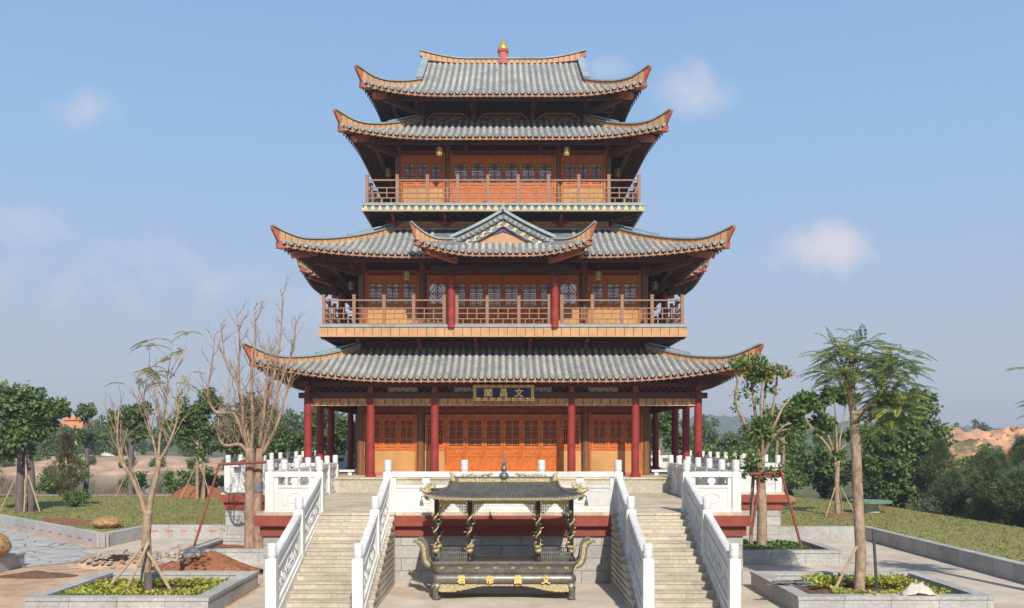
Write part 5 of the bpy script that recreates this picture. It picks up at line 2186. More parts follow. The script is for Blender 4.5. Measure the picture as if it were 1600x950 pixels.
# roof with curved slopes
b_, rw, ed = MB(), MB(), MB()
HX, HY, TX, TY = 1.70, .86, 1.20, .10
def cz(t):                                            # 0 eave .. 1 ridge
    return 2.235 + .31 * (t * .52 + .48 * t * t)
def cx_(t):
    return HX + (TX - HX) * (1 - (1 - t) ** 2.0)
def cy_(t):
    return HY + (TY - HY) * t
for sy in (-1, 1):
    b_.grid([[(s_ * cx_(t), sy * cy_(t), cz(t) + (.10 * abs(s_) ** 9 * (1 - t) ** 2)) for t in [q / 8 for q in range(9)]] for s_ in [i / 20 for i in range(-20, 21)]])
    n_ = 42
    for i in range(-n_ // 2, n_ // 2 + 1):
        s_ = i / (n_ / 2)
        if abs(s_) > .99:
            continue
        rw.tube([(s_ * cx_(t), sy * cy_(t), cz(t) + .008 + (.10 * abs(s_) ** 9 * (1 - t) ** 2)) for t in [q / 7 for q in range(8)]], .017, 6)
    ed.tube([(s_ * HX, sy * HY, cz(0) - .01 + .10 * abs(s_) ** 9) for s_ in [i / 30 for i in range(-30, 31)]], .022, 6)
    for i in range(-30, 31):
        s_ = i / 30.5
        ed.tube([(s_ * HX, sy * (HY + .02), cz(0) - .045 + .10 * abs(s_) ** 9), (s_ * HX, sy * (HY + .02), cz(0) + .005 + .10 * abs(s_) ** 9)], [.012, .022], 6)
for sx in (-1, 1):
    b_.grid([[(sx * cx_(t), s_ * cy_(t), cz(t) + (.10 * abs(s_) ** 9 * (1 - t) ** 2)) for t in [q / 8 for q in range(9)]] for s_ in [i / 8 for i in range(-8, 9)]])
    for i in range(-7, 8):
        s_ = i / 8
        rw.tube([(sx * cx_(t), s_ * cy_(t), cz(t) + .008) for t in [q / 7 for q in range(8)]], .017, 6)
    ed.tube([(sx * HX, s_ * HY, cz(0) - .01 + .10 * abs(s_) ** 9) for s_ in [i / 12 for i in range(-12, 13)]], .022, 6)
b_.box(-1.56, 1.56, -D + .0, D - .0, 2.195, 2.24)
rf_ = b_.build('roof', 'bronze', CE, True)
rw.build('roof_ribs', 'bronze', rf_, True)
ed.build('eave_edging', 'gold_pale', rf_)
for sx in (-1, 1):
    for sy in (-1, 1):
        h_ = MB()
        h_.tube([(sx * cx_(t), sy * cy_(t), cz(t) + .02 + .10 * (1 - t) ** 2) for t in [q / 8 for q in range(9)]], .03, 7)
        hh = h_.build('hip_rib', 'bronze', rf_, True)
        dg = MB()
        x0, y0 = sx * (HX - .03), sy * (HY - .02)
        dg.tube([(x0 - sx * .08, y0, 2.36), (x0 - sx * .02, y0, 2.40), (x0 + sx * .05, y0, 2.39), (x0 + sx * .10, y0, 2.44), (x0 + sx * .15, y0, 2.42)], [.03, .05, .045, .04, .015], 8)
        dg.tube([(x0 + sx * .05, y0, 2.42), (x0 + sx * .01, y0, 2.50), (x0 - sx * .05, y0, 2.52)], [.025, .018, .006], 6)
        dg.tube([(x0 - sx * .03, y0, 2.40), (x0 - sx * .09, y0, 2.46), (x0 - sx * .06, y0, 2.53)], [.03, .02, .006], 6)
        dg.tube([(x0 + sx * .1, y0, 2.45), (x0 + sx * .14, y0, 2.52)], [.02, .005], 5)
        dg.build('corner_dragon', 'gold_pale', rf_, True)
        bl = MB()
        bl.lathe([(.008, 2.28), (.008, 2.22), (.025, 2.20), (.04, 2.12), (.048, 2.09)], 10, (sx * (HX + .07), sy * HY, 0))
        bl.tube([(sx * (HX - .02), sy * HY, 2.32), (sx * (HX + .07), sy * HY, 2.28)], .012, 5)
        bl.build('wind_bell', 'bronze', rf_)
b_ = MB()
b_.box(-1.10, 1.10, -.035, .035, 2.535, 2.66)
b_.box(-1.02, 1.02, -.045, .045, 2.56, 2.64, 1)
b_.box(-1.13, 1.13, -.05, .05, 2.66, 2.68)
rg = b_.build('ridge', ['bronze', 'gold_pale'], rf_)
for sx in (-1, 1):
    f = MB()
    f.tube([(sx * 1.10, 0, 2.55), (sx * 1.16, 0, 2.62), (sx * 1.13, 0, 2.70), (sx * 1.20, 0, 2.77), (sx * 1.18, 0, 2.80)], [.06, .065, .05, .03, .008], 8)
    f.tube([(sx * 1.12, 0, 2.60), (sx * 1.05, 0, 2.70)], [.05, .01], 6)
    f.build('ridge_fish', 'gold_pale', rf_, True)
    g_ = MB()
    path = [(sx * (.34 + .62 * t), .02 * math.sin(t * 9), 2.70 + .032 * math.sin(t * 13)) for t in [q / 20 for q in range(21)]]
    g_.tube(path, [.028 - .014 * q / 20 for q in range(21)], 7)
    for q in range(10):
        t = q / 10
        x = sx * (.36 + .60 * t)
        g_.tube([(x, 0, 2.70), (x + .02 * sx, 0, 2.75 + .012 * (q % 3))], [.018, .004], 5)
    g_.tube([(sx * .36, 0, 2.70), (sx * .29, 0, 2.75), (sx * .24, 0, 2.73)], [.035, .03, .01], 7)
    g_.build('ridge_dragon', 'gold_pale', rf_, True)
b_ = MB()
b_.lathe([(.09, 2.535), (.10, 2.56), (.075, 2.58), (.06, 2.60), (.09, 2.635), (.115, 2.68), (.105, 2.73), (.07, 2.765), (.045, 2.785), (.06, 2.81), (.078, 2.845), (.07, 2.88), (.045, 2.905), (.04, 2.93), (.052, 2.95), (.035, 3.02), (.02, 3.10), (.010, 3.18), (.0, 3.25)], 18)
b_.build('gourd_spire', 'bronze', rf_, True)

# ------------------------------------------------------------------ vegetation
def rv(r_, s=1.0):
    return Vector((r_.gauss(0, s), r_.gauss(0, s), r_.gauss(0, s)))


def limb(mb_, p, d, L, r0, r1, r_, bend=.12, up=.05, n=6, sides=7):
    """one wavering limb; returns its points and end direction"""
    p, d = Vector(p), Vector(d).normalized()
    pts, rad = [p.copy()], [r0]
    for i in range(n):
        d = (d + rv(r_, bend) + Vector((0, 0, up))).normalized()
        p = p + d * (L / n)
        pts.append(p.copy())
        rad.append(r0 + (r1 - r0) * (i + 1) / n)
    mb_.tube(pts, rad, sides)
    return pts, d


def branch(mb_, p, d, L, r, r_, depth, ends, bend=.14, up=.08, kids=(2, 3), ratio=.66, spread=.7, sides=6, along=None):
    pts, d2 = limb(mb_, p, d, L, r, r * .55, r_, bend, up, 5, sides)
    if along is not None:
        along += pts[2:]
    if depth == 0:
        ends.append((pts[-1], d2))
        return
    for _ in range(r_.randint(*kids)):
        i = r_.randint(2, len(pts) - 1)
        nd = (d2 + rv(r_, spread)).normalized()
        branch(mb_, pts[i], nd, L * ratio * r_.uniform(.7, 1.2), r * .5, r_, depth - 1, ends, bend, up, kids, ratio, spread, max(4, sides - 1), along)
    ends.append((pts[-1], d2))


def leaf_quad(mb_, p, d, n2, L, w):
    """a folded leaf: base, two sides, tip"""
    s_ = d.cross(n2)
    if s_.length < 1e-5:
        return
    s_ = s_.normalized() * w
    m_ = p + d * L * .5
    mb_.add([p, m_ + s_ - n2 * w * .25, p + d * L, m_ - s_ - n2 * w * .25, m_ + n2 * w * .05], [(0, 1, 4), (1, 2, 4), (2, 3, 4), (3, 0, 4)])


def leaf_clump(mb_, c, rad, count, r_, size, droop=.25, shell=.55):
    c = Vector(c)
    for _ in range(count):
        v = rv(r_).normalized()
        q = c + Vector((v.x * rad[0], v.y * rad[1], v.z * rad[2])) * (shell + (1 - shell) * r_.random()) * r_.uniform(.75, 1.08)
        d = (v * .7 + rv(r_, .6) + Vector((0, 0, -droop))).normalized()
        n2 = (v + Vector((0, 0, .8)) + rv(r_, .35)).normalized()
        s_ = size * r_.uniform(.45, 1.4)
        leaf_quad(mb_, q, d, n2, s_, s_ * .34)


def frond(mb_, p, d, L, r_, pairs=13, leaf=.16, droop=.6):
    """a feathery compound leaf: arching stalk with rows of small leaflets"""
    p, d = Vector(p), Vector(d).normalized()
    pts = [p.copy()]
    n_ = pairs
    for i in range(n_):
        d = (d + Vector((0, 0, -droop / n_))).normalized()
        p = p + d * (L / n_)
        pts.append(p.copy())
    for i in range(n_):
        a, c_ = pts[i], pts[i + 1]
        dd_ = (c_ - a).normalized()
        side = dd_.cross(Vector((0, 0, 1)))
        if side.length < .05:
            side = Vector((1, 0, 0))
        side.normalize()
        t = (i + 1) / n_
        ll = leaf * (math.sin(PI * (0.18 + .78 * t)) + .1)
        mb_.add([a, c_, c_ + Vector((0, 0, .012)), a + Vector((0, 0, .012))], [(0, 1, 2, 3)])
        for sg in (-1, 1):
            ld = (side * sg + dd_ * .55 + Vector((0, 0, r_.uniform(-.35, .08)))).normalized()
            w_ = (L / n_) * .55
            b0 = a.lerp(c_, .3)
            mb_.add([b0, b0 + ld * ll * .5 + dd_ * w_, b0 + ld * ll, b0 + ld * ll * .5 - dd_ * w_ * .6], [(0, 1, 2, 3)])


def tree(label, loc, group=None, cat='tree', name='tree'):
    return empty(name, loc, label=label, cat=cat, group=group)


# --- front left tree: slender, forked, nearly bare with a few yellow fronds
T = tree('slender forked tree in the front left planter, nearly bare with a few yellowing fronds', (-7.92, 20.9, .18))
r_ = random.Random(101)
tk, br, fr1, fr2 = MB(), MB(), MB(), MB()
def poly(mb_, pts, r0, r1, sides=9):
    n_ = len(pts)
    out, rr = [], []
    for i in range(n_ - 1):
        for q in range(4):
            t = q / 4
            a = Vector(pts[max(0, i - 1)]); b1 = Vector(pts[i]); c1 = Vector(pts[i + 1]); d1 = Vector(pts[min(n_ - 1, i + 2)])
            out.append(.5 * ((2 * b1) + (c1 - a) * t + (2 * a - 5 * b1 + 4 * c1 - d1) * t * t + (3 * b1 - a - 3 * c1 + d1) * t ** 3))
    out.append(Vector(pts[-1]))
    rr = [r0 + (r1 - r0) * i / (len(out) - 1) for i in range(len(out))]
    mb_.tube(out, rr, sides)
    return out


poly(tk, [(0, 0, -.1), (0, 0, .12), (.03, .0, .7), (.02, 0, 1.25), (.06, 0, 1.78)], .118, .098, 12)
L1 = poly(tk, [(.05, 0, 1.6), (-.13, .05, 2.05), (-.30, .0, 2.50), (-.50, -.05, 2.85), (-.58, -.1, 3.4), (-.57, -.05, 3.95)], .062, .016)
L2 = poly(tk, [(.06, 0, 1.7), (.16, -.03, 2.15), (.26, .0, 2.62), (.30, .05, 2.95)], .075, .055)
L3 = poly(tk, [(.28, .02, 2.75), (.16, .05, 3.3), (.02, .1, 3.75), (-.10, .12, 4.2)], .036, .012)
L4 = poly(tk, [(.29, .03, 2.85), (.52, -.05, 3.2), (.72, -.1, 3.7), (.80, -.15, 4.1)], .04, .012)
L5 = poly(tk, [(.28, .02, 2.9), (.30, .1, 3.5), (.42, .1, 4.1), (.44, .08, 4.6)], .034, .011)
ends = []
for Lm in (L1, L3, L4, L5):
    for i in range(11):
        p = Lm[int(len(Lm) * (.40 + .60 * i / 10)) - 1]
        branch(br, p, Vector((r_.gauss(0, .45), r_.gauss(0, .35), 1)), r_.uniform(.4, .95), .013, r_, 1, ends, .10, .06, (1, 3), .75, .35, 5)
tops = sorted(ends, key=lambda e: -e[0].z)[:46]
for i, (p, d) in enumerate(tops[::2]):
    for _ in range(4 if i < 9 else 1):
        a = r_.uniform(0, 2 * PI)
        dd0 = Vector((math.cos(a) - .3, math.sin(a), r_.uniform(-.2, .6)))
        frond(fr1 if r_.random() < .6 else fr2, p, dd0, r_.uniform(.25, .6), r_, 10, .08, 1.0)
tk.build('trunk', 'bark_pale', T, True)
br.build('twigs', 'bark_pale', T, True)
fr1.build('yellow_fronds', 'leaf_yellow', T)
fr2.build('green_fronds', 'leaf_fern', T)


def prop(label, loc, feet, top, m_='stake_wood', r=.028, group='wooden stakes propping young trees', bar=None):
    """stakes leaning together against a trunk, tied as one"""
    P_ = empty('tree_prop', loc, label=label, cat='tree prop', group=group)
    for i, f in enumerate(feet):
        b_ = MB()
        t = top[i] if isinstance(top, list) else top
        b_.tube([f, Vector(f).lerp(Vector(t), .5) + Vector((.01, .01, 0)), t], [r, r * .95, r * .85], 8)
        b_.build('stake', m_, P_)
    if bar:
        b_ = MB()
        for a, c_ in bar:
            b_.tube([a, c_], [r * 1.1, r * 1.1], 8)
        b_.build('crossbar', m_, P_)
    return P_


prop('three pale stakes propping the slender tree in the front left planter', (-7.92, 20.9, .2), [(-.72, -.5, 0), (.70, -.35, 0), (-.12, -.95, 0)], [(.02, -.14, 1.0), (.02, -.12, .95), (.12, -.15, 1.05)], r=.036)
b_ = MB()
b_.tube([(0, 0, -.05), (0, 0, .42)], [.10, .09], 10)
tag(b_.build('stump', 'bark_grey', None, False, (-7.72, 20.55, .2)), 'short dark stump beside the slender tree in the front left planter', 'stump')

# --- bare tree with two trunks at the left corner of the terrace
T = tree('tall leafless pale brown tree with two trunks at the left corner of the terrace', (-7.58, 28.5, .15))
r_ = random.Random(202)
tk, br = MB(), MB()
poly(tk, [(-.07, 0, -.1), (-.07, 0, .2), (-.07, 0, 1.4), (-.06, 0, 2.45), (-.07, 0, 3.1)], .175, .125, 13)
poly(tk, [(.17, .10, -.1), (.16, .10, .2), (.13, .10, 1.2), (.16, .10, 2.3), (.22, .12, 3.1)], .165, .12, 13)
stems = [
    [(-.07, 0, 2.9), (-.35, 0, 3.22), (-.80, -.05, 3.20), (-1.02, 0, 3.55), (-1.0, .1, 4.4)],
    [(-.07, 0, 3.0), (-.30, .05, 3.55), (-.55, .0, 4.15), (-1.05, -.1, 4.20), (-1.30, -.1, 4.7), (-1.22, 0, 5.6), (-1.12, 0, 6.55)],
    [(-.05, 0, 3.0), (-.20, .05, 3.9), (-.42, .05, 5.0), (-.38, .05, 6.3), (-.45, .0, 7.1)],
    [(-.05, 0, 2.9), (.05, -.1, 3.9), (.0, -.1, 5.2), (.12, -.1, 6.4), (.10, -.1, 7.3)],
    [(.24, .1, 3.0), (.30, .1, 4.0), (.62, .1, 5.2), (.84, .1, 6.5), (.90, .1, 7.75)],
    [(.26, .1, 3.0), (.55, .1, 4.1), (.80, .15, 5.0), (1.20, .2, 6.2), (1.28, .2, 7.0)],
    [(.28, .1, 2.9), (.75, .0, 3.8), (1.02, -.05, 4.7), (1.20, -.1, 5.3)],
    [(.22, .1, 2.9), (.2, .3, 4.0), (.38, .5, 5.0), (.50, .6, 6.2)],
    [(-.1, .0, 3.0), (-.2, -.25, 3.8), (-.22, -.4, 4.8), (-.65, -.4, 5.6), (-.85, -.3, 6.8)],
    [(.2, .1, 3.1), (.42, -.2, 4.2), (.52, -.3, 5.2), (.66, -.3, 6.0)],
]
ends = []
for st_ in stems:
    o_ = poly(tk, st_, .066, .013, 8)
    n_ = len(o_)
    for i in range(22):
        j = int(n_ * (.25 + .75 * i / 21)) - 1
        sgn = r_.choice((-1, 1))
        branch(br, o_[j], Vector((sgn * r_.uniform(.15, .7), r_.gauss(0, .35), r_.uniform(.5, 1))), r_.uniform(.25, .8) * (1.15 - .5 * i / 21), .012, r_, 1, ends, .12, .10, (2, 4), .7, .4, 4)
tk.build('trunk', 'bark_tan', T, True)
br.build('twigs', 'bark_tan', T, True)
P_ = prop('dark red poles and crossbar bracing the bare twin-trunked tree', (-7.58, 28.5, .2), [(-1.55, -.9, -.1)], [(-.86, -.4, 2.62)], 'stake_red', .04, 'red poles bracing the transplanted trees', bar=[((-.88, -.42, 2.58), (.62, -.30, 2.66)), ((-.25, -.36, 2.66), (-.20, .30, 2.68))])
b_ = MB()
b_.tube([(.145, .10, 1.78), (.152, .10, 2.10)], [.160, .153], 14)
tag(b_.build('wrap_band', 'slate_grey', T), None)

# --- trimmed tree at the right corner of the terrace
T = tree('trimmed pale-barked tree with several upright stems and tufts of leaves at the right terrace corner', (7.72, 28.2, .15))
r_ = random.Random(303)
tk, lv, lv2 = MB(), MB(), MB()
poly(tk, [(0, 0, -.1), (0, 0, .15), (.02, 0, 1.2), (-.03, 0, 2.3), (-.02, 0, 2.9)], .165, .12, 13)
poly(tk, [(-.30, .1, -.1), (-.28, .1, .6), (-.26, .1, 1.6), (-.2, .05, 2.6)], .06, .05, 9)
stems = [
    [(-.02, 0, 2.7), (-.18, 0, 3.4), (-.52, 0, 3.9), (-.78, 0, 4.5), (-.72, 0, 5.1), (-.82, 0, 5.55)],
    [(-.02, 0, 2.8), (-.12, .05, 3.8), (-.24, .1, 4.8), (-.30, .1, 5.65)],
    [(0, 0, 2.8), (.06, 0, 3.7), (.10, 0, 4.6), (.20, 0, 5.55)],
    [(0, 0, 2.8), (.25, .05, 3.8), (.42, .1, 4.6), (.52, .1, 5.5)],
    [(.02, 0, 2.9), (.40, -.1, 3.9), (.62, -.1, 4.35), (.86, -.1, 4.62)],
    [(0, 0, 2.7), (-.02, -.2, 3.6), (-.08, -.2, 4.5), (.02, -.25, 5.4)],
    [(.02, 0, 2.8), (.20, -.2, 3.3), (.55, -.3, 3.75), (.78, -.35, 3.85)],
    [(.02, 0, 2.8), (.16, -.1, 3.2), (.46, -.2, 3.6), (.80, -.2, 3.68)],
]
for i, st_ in enumerate(stems):
    o_ = poly(tk, st_, .058, .026 if i < 4 else .018, 9)
    if i in (0, 1, 2, 3, 5):
        for q in range(3):
            c_ = o_[-1] + Vector((r_.gauss(0, .18), r_.gauss(0, .18), r_.uniform(-.25, .18)))
            leaf_clump(lv if q else lv2, c_, (.30, .30, .2), 105, r_, .125, .2, .15)
        for q in range(5):
            c_ = o_[int(len(o_) * r_.uniform(.15, .75))] + rv(r_, .12)
            leaf_clump(lv, c_, (.18, .18, .2), 28, r_, .11, .2, .2)
for q in range(32):
    c_ = Vector((r_.gauss(-.02, .28), r_.gauss(-.1, .2), r_.uniform(2.3, 4.0)))
    leaf_clump(lv, c_, (.22, .2, .22), 42, r_, .12, .3, .2)
tk.build('trunk', 'bark_pale', T, True)
lv.build('leaves', 'leaf_mid', T)
lv2.build('brown_leaves', 'leaf_yellow', T)
prop('dark red poles and crossbar bracing the trimmed tree at the right terrace corner', (7.72, 28.2, .2), [(1.02, -.75, -.05), (-.42, -.42, .5)], [(.40, -.40, 2.62), (-.12, -.34, 2.35)], 'stake_red', .04, 'red poles bracing the transplanted trees', bar=[((-.45, -.33, 2.30), (.52, -.33, 2.34)), ((-.3, -.31, 2.22), (.50, -.31, 2.26))])

# --- feathery tree in the front right planter
T = tree('feathery-leaved tree with a smooth straight trunk in the front right planter', (7.85, 20.8, .18))
r_ = random.Random(404)
tk, br, fr1, fr2 = MB(), MB(), MB(), MB()
poly(tk, [(0, 0, -.1), (0, 0, .15), (.03, 0, .8), (-.02, 0, 1.8), (-.06, 0, 2.8), (-.10, 0, 3.55), (-.11, 0, 3.95)], .125, .10, 13)
A1 = poly(tk, [(-.11, 0, 3.8), (-.17, 0, 4.15), (-.19, .02, 4.45)], .088, .065)
A2 = poly(tk, [(-.10, 0, 3.75), (.10, -.03, 4.02), (.30, -.05, 4.20), (.42, -.05, 4.30)], .07, .05)
LOBES = [((-.36, 0, 4.95), (.56, .6, .48), 125, A1[-1]), ((-.05, .05, 5.35), (.5, .5, .28), 60, A1[-1]), ((.58, -.05, 4.92), (.55, .6, .46), 115, A2[-1]), ((.72, -.1, 4.15), (.50, .5, .62), 150, A2[-1]), ((.42, -.1, 3.75), (.35, .4, .35), 40, A2[-1]), ((1.0, 0, 5.2), (.35, .3, .22), 18, A2[-1])]
for (c_, rd, n_, root) in LOBES:
    c_ = Vector(c_)
    for i in range(n_):
        v = rv(r_).normalized() * (r_.random() ** .45)
        p0 = c_ + Vector((v.x * rd[0], v.y * rd[1], v.z * rd[2]))
        if i % 6 == 0:                                # thin branches reach out to every few sprays
            m_ = root.lerp(p0, .5) + Vector((r_.gauss(0, .06), r_.gauss(0, .06), .10))
            poly(br, [root + rv(r_, .03), m_, p0], .014, .005, 4)
        out = Vector((v.x, v.y, 0)) + rv(r_, .35)
        out.z = r_.uniform(-.15, .35)
        frond(fr1 if r_.random() < .9 else fr2, p0, out, r_.uniform(.34, .62), r_, 11, .105, .75)
for i in range(9):
    p0 = Vector((r_.uniform(-.5, .3), r_.gauss(0, .3), r_.uniform(5.4, 5.7)))
    frond(fr1, p0, Vector((r_.gauss(0, .6), r_.gauss(0, .4), 1)), r_.uniform(.2, .4), r_, 9, .08, 1.4)
tk.build('trunk', 'bark_pale', T, True)
br.build('twigs', 'bark_pale', T, True)
fr1.build('fronds', 'leaf_fern', T)
fr2.build('bright_fronds', 'leaf_lime', T)
prop('weathered stake and dark iron bar propping the feathery tree in the front right planter', (7.85, 20.8, .2), [(-.72, -.4, 0)], (-.10, -.12, .98), r=.034)
b_ = MB()
b_.tube([(.10, -.05, -.02), (.03, -.03, 1.28), (.02, -.03, 1.36)], [.035, .033, .02], 8)
tag(b_.build('iron_bar', 'steel_dark', None, False, (8.10, 20.75, .2)), 'upright dark iron bar behind the trunk of the feathery tree', 'bar')
b_ = MB()
b_.tube([(.0, .0, 0), (.9, .15, .03), (2.1, .1, .0)], .03, 6)
tag(b_.build('bamboo_pole', 'stake_wood', None, False, (7.1, 22.9, .045)), 'pale pole lying on the paving behind the front right planter', 'pole')

# branch tips of another feathery tree standing just outside the right edge
T = tree('feathery tree whose branch tips reach in at the right edge of the photo', (11.95, 20.6, .0))
r_ = random.Random(414)
tk, br, fr1 = MB(), MB(), MB()
poly(tk, [(.5, 0, -.1), (.5, 0, 1.5), (.45, 0, 3.2), (.4, 0, 4.2)], .15, .11, 12)
poly(tk, [(.42, 0, 3.6), (.05, -.1, 3.9), (-.45, -.2, 4.0), (-.75, -.2, 3.75)], .022, .008, 6)
for i in range(34):
    d = Vector((r_.gauss(0, .8), r_.gauss(0, .7), r_.uniform(.2, 1))).normalized()
    pts, dd_ = limb(br, (.4, 0, r_.uniform(3.9, 4.25)), d, r_.uniform(.5, 1.0), .014, .006, r_, .07, .05, 5, 4)
    for q in range(5):
        a = r_.uniform(0, 2 * PI)
        frond(fr1, pts[r_.randint(2, 5)], Vector((math.cos(a), math.sin(a), .2)), r_.uniform(.42, .75), r_, 12, .105, .7)
for i in range(7):
    frond(fr1, (-.55, -.2, 5.05), Vector((r_.uniform(-1, .6), r_.gauss(0, .5), .15)), .5, r_, 12, .10, .6)
poly(br, [(.4, 0, 4.2), (.1, -.1, 4.75), (-.55, -.2, 5.05)], .018, .006, 5)
tk.build('trunk', 'bark_pale', T, True)
br.build('twigs', 'bark_pale', T, True)
fr1.build('fronds', 'leaf_fern', T)


# --- broadleaf trees of the background
def broadleaf(label, loc, lobes, trunk, seed, leafm='leaf_dark', size=.17, dens=1.0, bark='bark_grey', group='trees round the pavilion grounds', twin=0):
    """lobes: (x, y, z, rx, ry, rz) relative to the base; trunk: (height, radius)"""
    r_ = random.Random(seed)
    T = tree(label, loc, group)
    tk, lv = MB(), MB()
    h, tr = trunk
    poly(tk, [(0, 0, -.15), (0, 0, .1), (r_.gauss(0, .04), 0, h * .5), (r_.gauss(0, .05), 0, h)], tr, tr * .75, 10)
    if twin:
        poly(tk, [(twin, .1, -.15), (twin, .1, .1), (twin * 1.1, .1, h * .5), (twin * .8, 0, h)], tr * .9, tr * .7, 10)
    for (x, y, z, rx, ry, rz) in lobes:
        hs = h * r_.uniform(.72, .98)
        if hs < z - .15:
            poly(tk, [(0, 0, hs), (x * .22 + r_.gauss(0, .06), y * .3, hs * .6 + z * .4), (x * .68 + r_.gauss(0, .06), y * .6, hs * .2 + z * .8), (x * .95, y * .9, z + .2)], tr * .48, tr * .12, 7)
        vol = rx * ry * rz
        k = max(4, int(12 * (vol ** .45) * 2.0))
        for _ in range(k):                            # sub-clumps make an uneven outline with gaps
            v = rv(r_).normalized() * r_.uniform(.35, .92)
            c_ = (x + v.x * rx, y + v.y * ry, z + v.z * rz)
            q = r_.uniform(.24, .42) * min(1.25, max(.6, (vol ** (1 / 3))))
            leaf_clump(lv, c_, (q, q, q * .75), int(62 * dens), r_, size, .35, .35)
    tk.build('trunk', bark, T, True)
    lv.build('crown', leafm, T)
    return T


broadleaf('dense round-crowned tree with a twin dark trunk at the far left', (-21.0, 41.0, .40), [(-.3, 0, 4.6, 1.5, 1.3, 1.15), (.7, .2, 4.3, 1.1, 1.1, 1.1), (-.2, -.2, 3.4, 1.9, 1.3, 1.0), (1.75, 0, 4.55, .45, .5, .4), (-.9, .2, 2.9, 1.1, 1.0, .75)], (3.0, .20), 1, size=.22, twin=.42)
broadleaf('small tree with two separate round tufts of leaves on the left', (-25.2, 57, .3), [(0, 0, 5.0, .75, .7, .55), (-.1, 0, 3.45, .85, .8, .65)], (4.4, .17), 2, size=.20)
broadleaf('dark green tree with a single purplish trunk behind the thin yellow-leaved tree', (-21.3, 54, .3), [(0, 0, 4.6, .95, .9, .8), (-.75, 0, 4.4, .7, .7, .55), (.55, 0, 3.7, .8, .7, .6), (.85, 0, 5.1, .35, .3, .4)], (3.3, .19), 3, size=.20)
broadleaf('bushy broad-leaved tree with pale stems left of the bare twin-trunked tree', (-16.2, 50, .35), [(-.2, 0, 4.6, 1.1, 1.0, 1.0), (.6, 0, 5.2, .8, .8, .9), (0, 0, 3.3, 1.3, 1.0, .9), (-.9, 0, 3.9, .6, .6, .6)], (3.0, .10), 4, size=.20, bark='bark_pale', twin=.3)
broadleaf('tall dark tree behind the bare branches left of the pavilion', (-13.3, 50.5, .3), [(0, 0, 4.5, 1.3, 1.2, 1.3), (.9, 0, 3.3, 1.2, 1.0, 1.1), (-.8, 0, 3.1, 1.1, 1, .9)], (2.6, .18), 5, size=.2)
broadleaf('dark leafy tree seen between the red columns on the left', (-9.9, 52.5, .3), [(0, 0, 4.2, 1.5, 1.2, 1.3), (1.2, 0, 3.4, 1.1, 1, 1.2), (-1.1, 0, 3.0, 1.1, 1, 1.0), (.4, 0, 2.3, 1.7, 1, .8)], (2.4, .18), 6, size=.2)
broadleaf('leafy tree seen between the red columns on the right', (8.7, 52.5, .3), [(0, 0, 4.6, 1.2, 1.1, 1.2), (-.8, 0, 3.4, .9, .9, .9), (.9, 0, 3.3, .9, .9, .9)], (2.6, .15), 7, 'leaf_mid', size=.2, bark='bark_pale')
broadleaf('round young tree on pale stems just behind the trimmed tree on the right', (14.2, 48.0, .42), [(0, 0, 4.4, .95, .9, .8), (-.5, 0, 3.7, .7, .7, .5), (.6, 0, 3.9, .6, .6, .5)], (3.2, .11), 8, 'leaf_mid', size=.19, bark='bark_pale', twin=-.28)
broadleaf('young tree with a forked pale trunk and grey wrapped stem on the right lawn', (13.68, 38.6, .42), [(-1.1, 0, 4.6, .75, .7, .6), (.35, 0, 4.9, .65, .6, .45), (-.5, 0, 3.8, .6, .6, .5), (-1.6, 0, 3.9, .5, .5, .45), (.1, 0, 2.5, .38, .35, .18), (.75, .1, 3.3, .5, .4, .4), (-1.75, 0, 4.4, .5, .5, .45), (-.3, 0, 5.0, .5, .4, .35)], (2.3, .12), 9, 'leaf_mid', size=.19, bark='bark_pale')
broadleaf('large dark bushy tree, leafy to the ground, beyond the right lawn', (19.4, 46.0, .2), [(0, 0, 4.6, 1.7, 1.4, 1.3), (.9, 0, 3.4, 1.6, 1.3, 1.2), (-.8, 0, 3.0, 1.4, 1.2, 1.2), (.1, -.2, 1.8, 1.9, 1.3, 1.1), (1.0, 0, 5.3, .6, .6, .6), (-.3, -.3, 0.9, 1.7, 1.2, .7)], (2.6, .2), 10, size=.22)
prop('three stakes round the wrapped trunk of the young tree on the right lawn', (13.68, 38.6, .42), [(-.62, -.4, 0), (.62, -.3, 0), (.4, .5, 0)], [(-.12, -.05, 1.15), (.12, -.05, 1.15), (.1, .1, 1.1)])
prop('stakes leaning on the twin dark trunk at the far left', (-21.0, 41.0, .42), [(-.75, -.2, 0), (1.05, -.35, 0), (.5, -.6, 0)], [(-.1, -.1, 1.5), (.42, -.1, 1.6), (.3, -.12, 1.4)], r=.035)
prop('stakes round the purplish trunk behind the thin yellow-leaved tree', (-21.3, 54, .35), [(-.7, -.3, 0), (.8, -.3, 0)], [(-.1, -.1, 1.6), (.1, -.1, 1.6)])
prop('stakes propping the bushy pale-stemmed tree left of the bare tree', (-16.2, 50, .4), [(-.8, -.4, 0), (.9, -.5, 0)], [(-.05, -.1, 1.7), (.2, -.1, 1.7)])
b_ = MB()
for (x, y) in ((13.68, 38.6), (18.7, 41.0), (-21.0, 41)):
    pass
tag(mound('soil_ring', 13.68, 38.45, .75, .55, .08, 'red_soil', 31, .42, 18, .5), 'ring of bare red soil round the young tree on the right lawn', 'soil')
tag(mound('soil_ring', 17.4, 42.5, .6, .35, .08, 'red_soil', 32, .42, 18, .5), 'small patch of red soil at the edge of the bushes on the right', 'soil')
tag(mound('soil_ring', -16.6, 36.0, 2.1, .8, .06, 'red_soil', 33, .40, 24, .5, ang=2.33), 'strip of bare red soil along the top of the left lawn wall', 'soil')


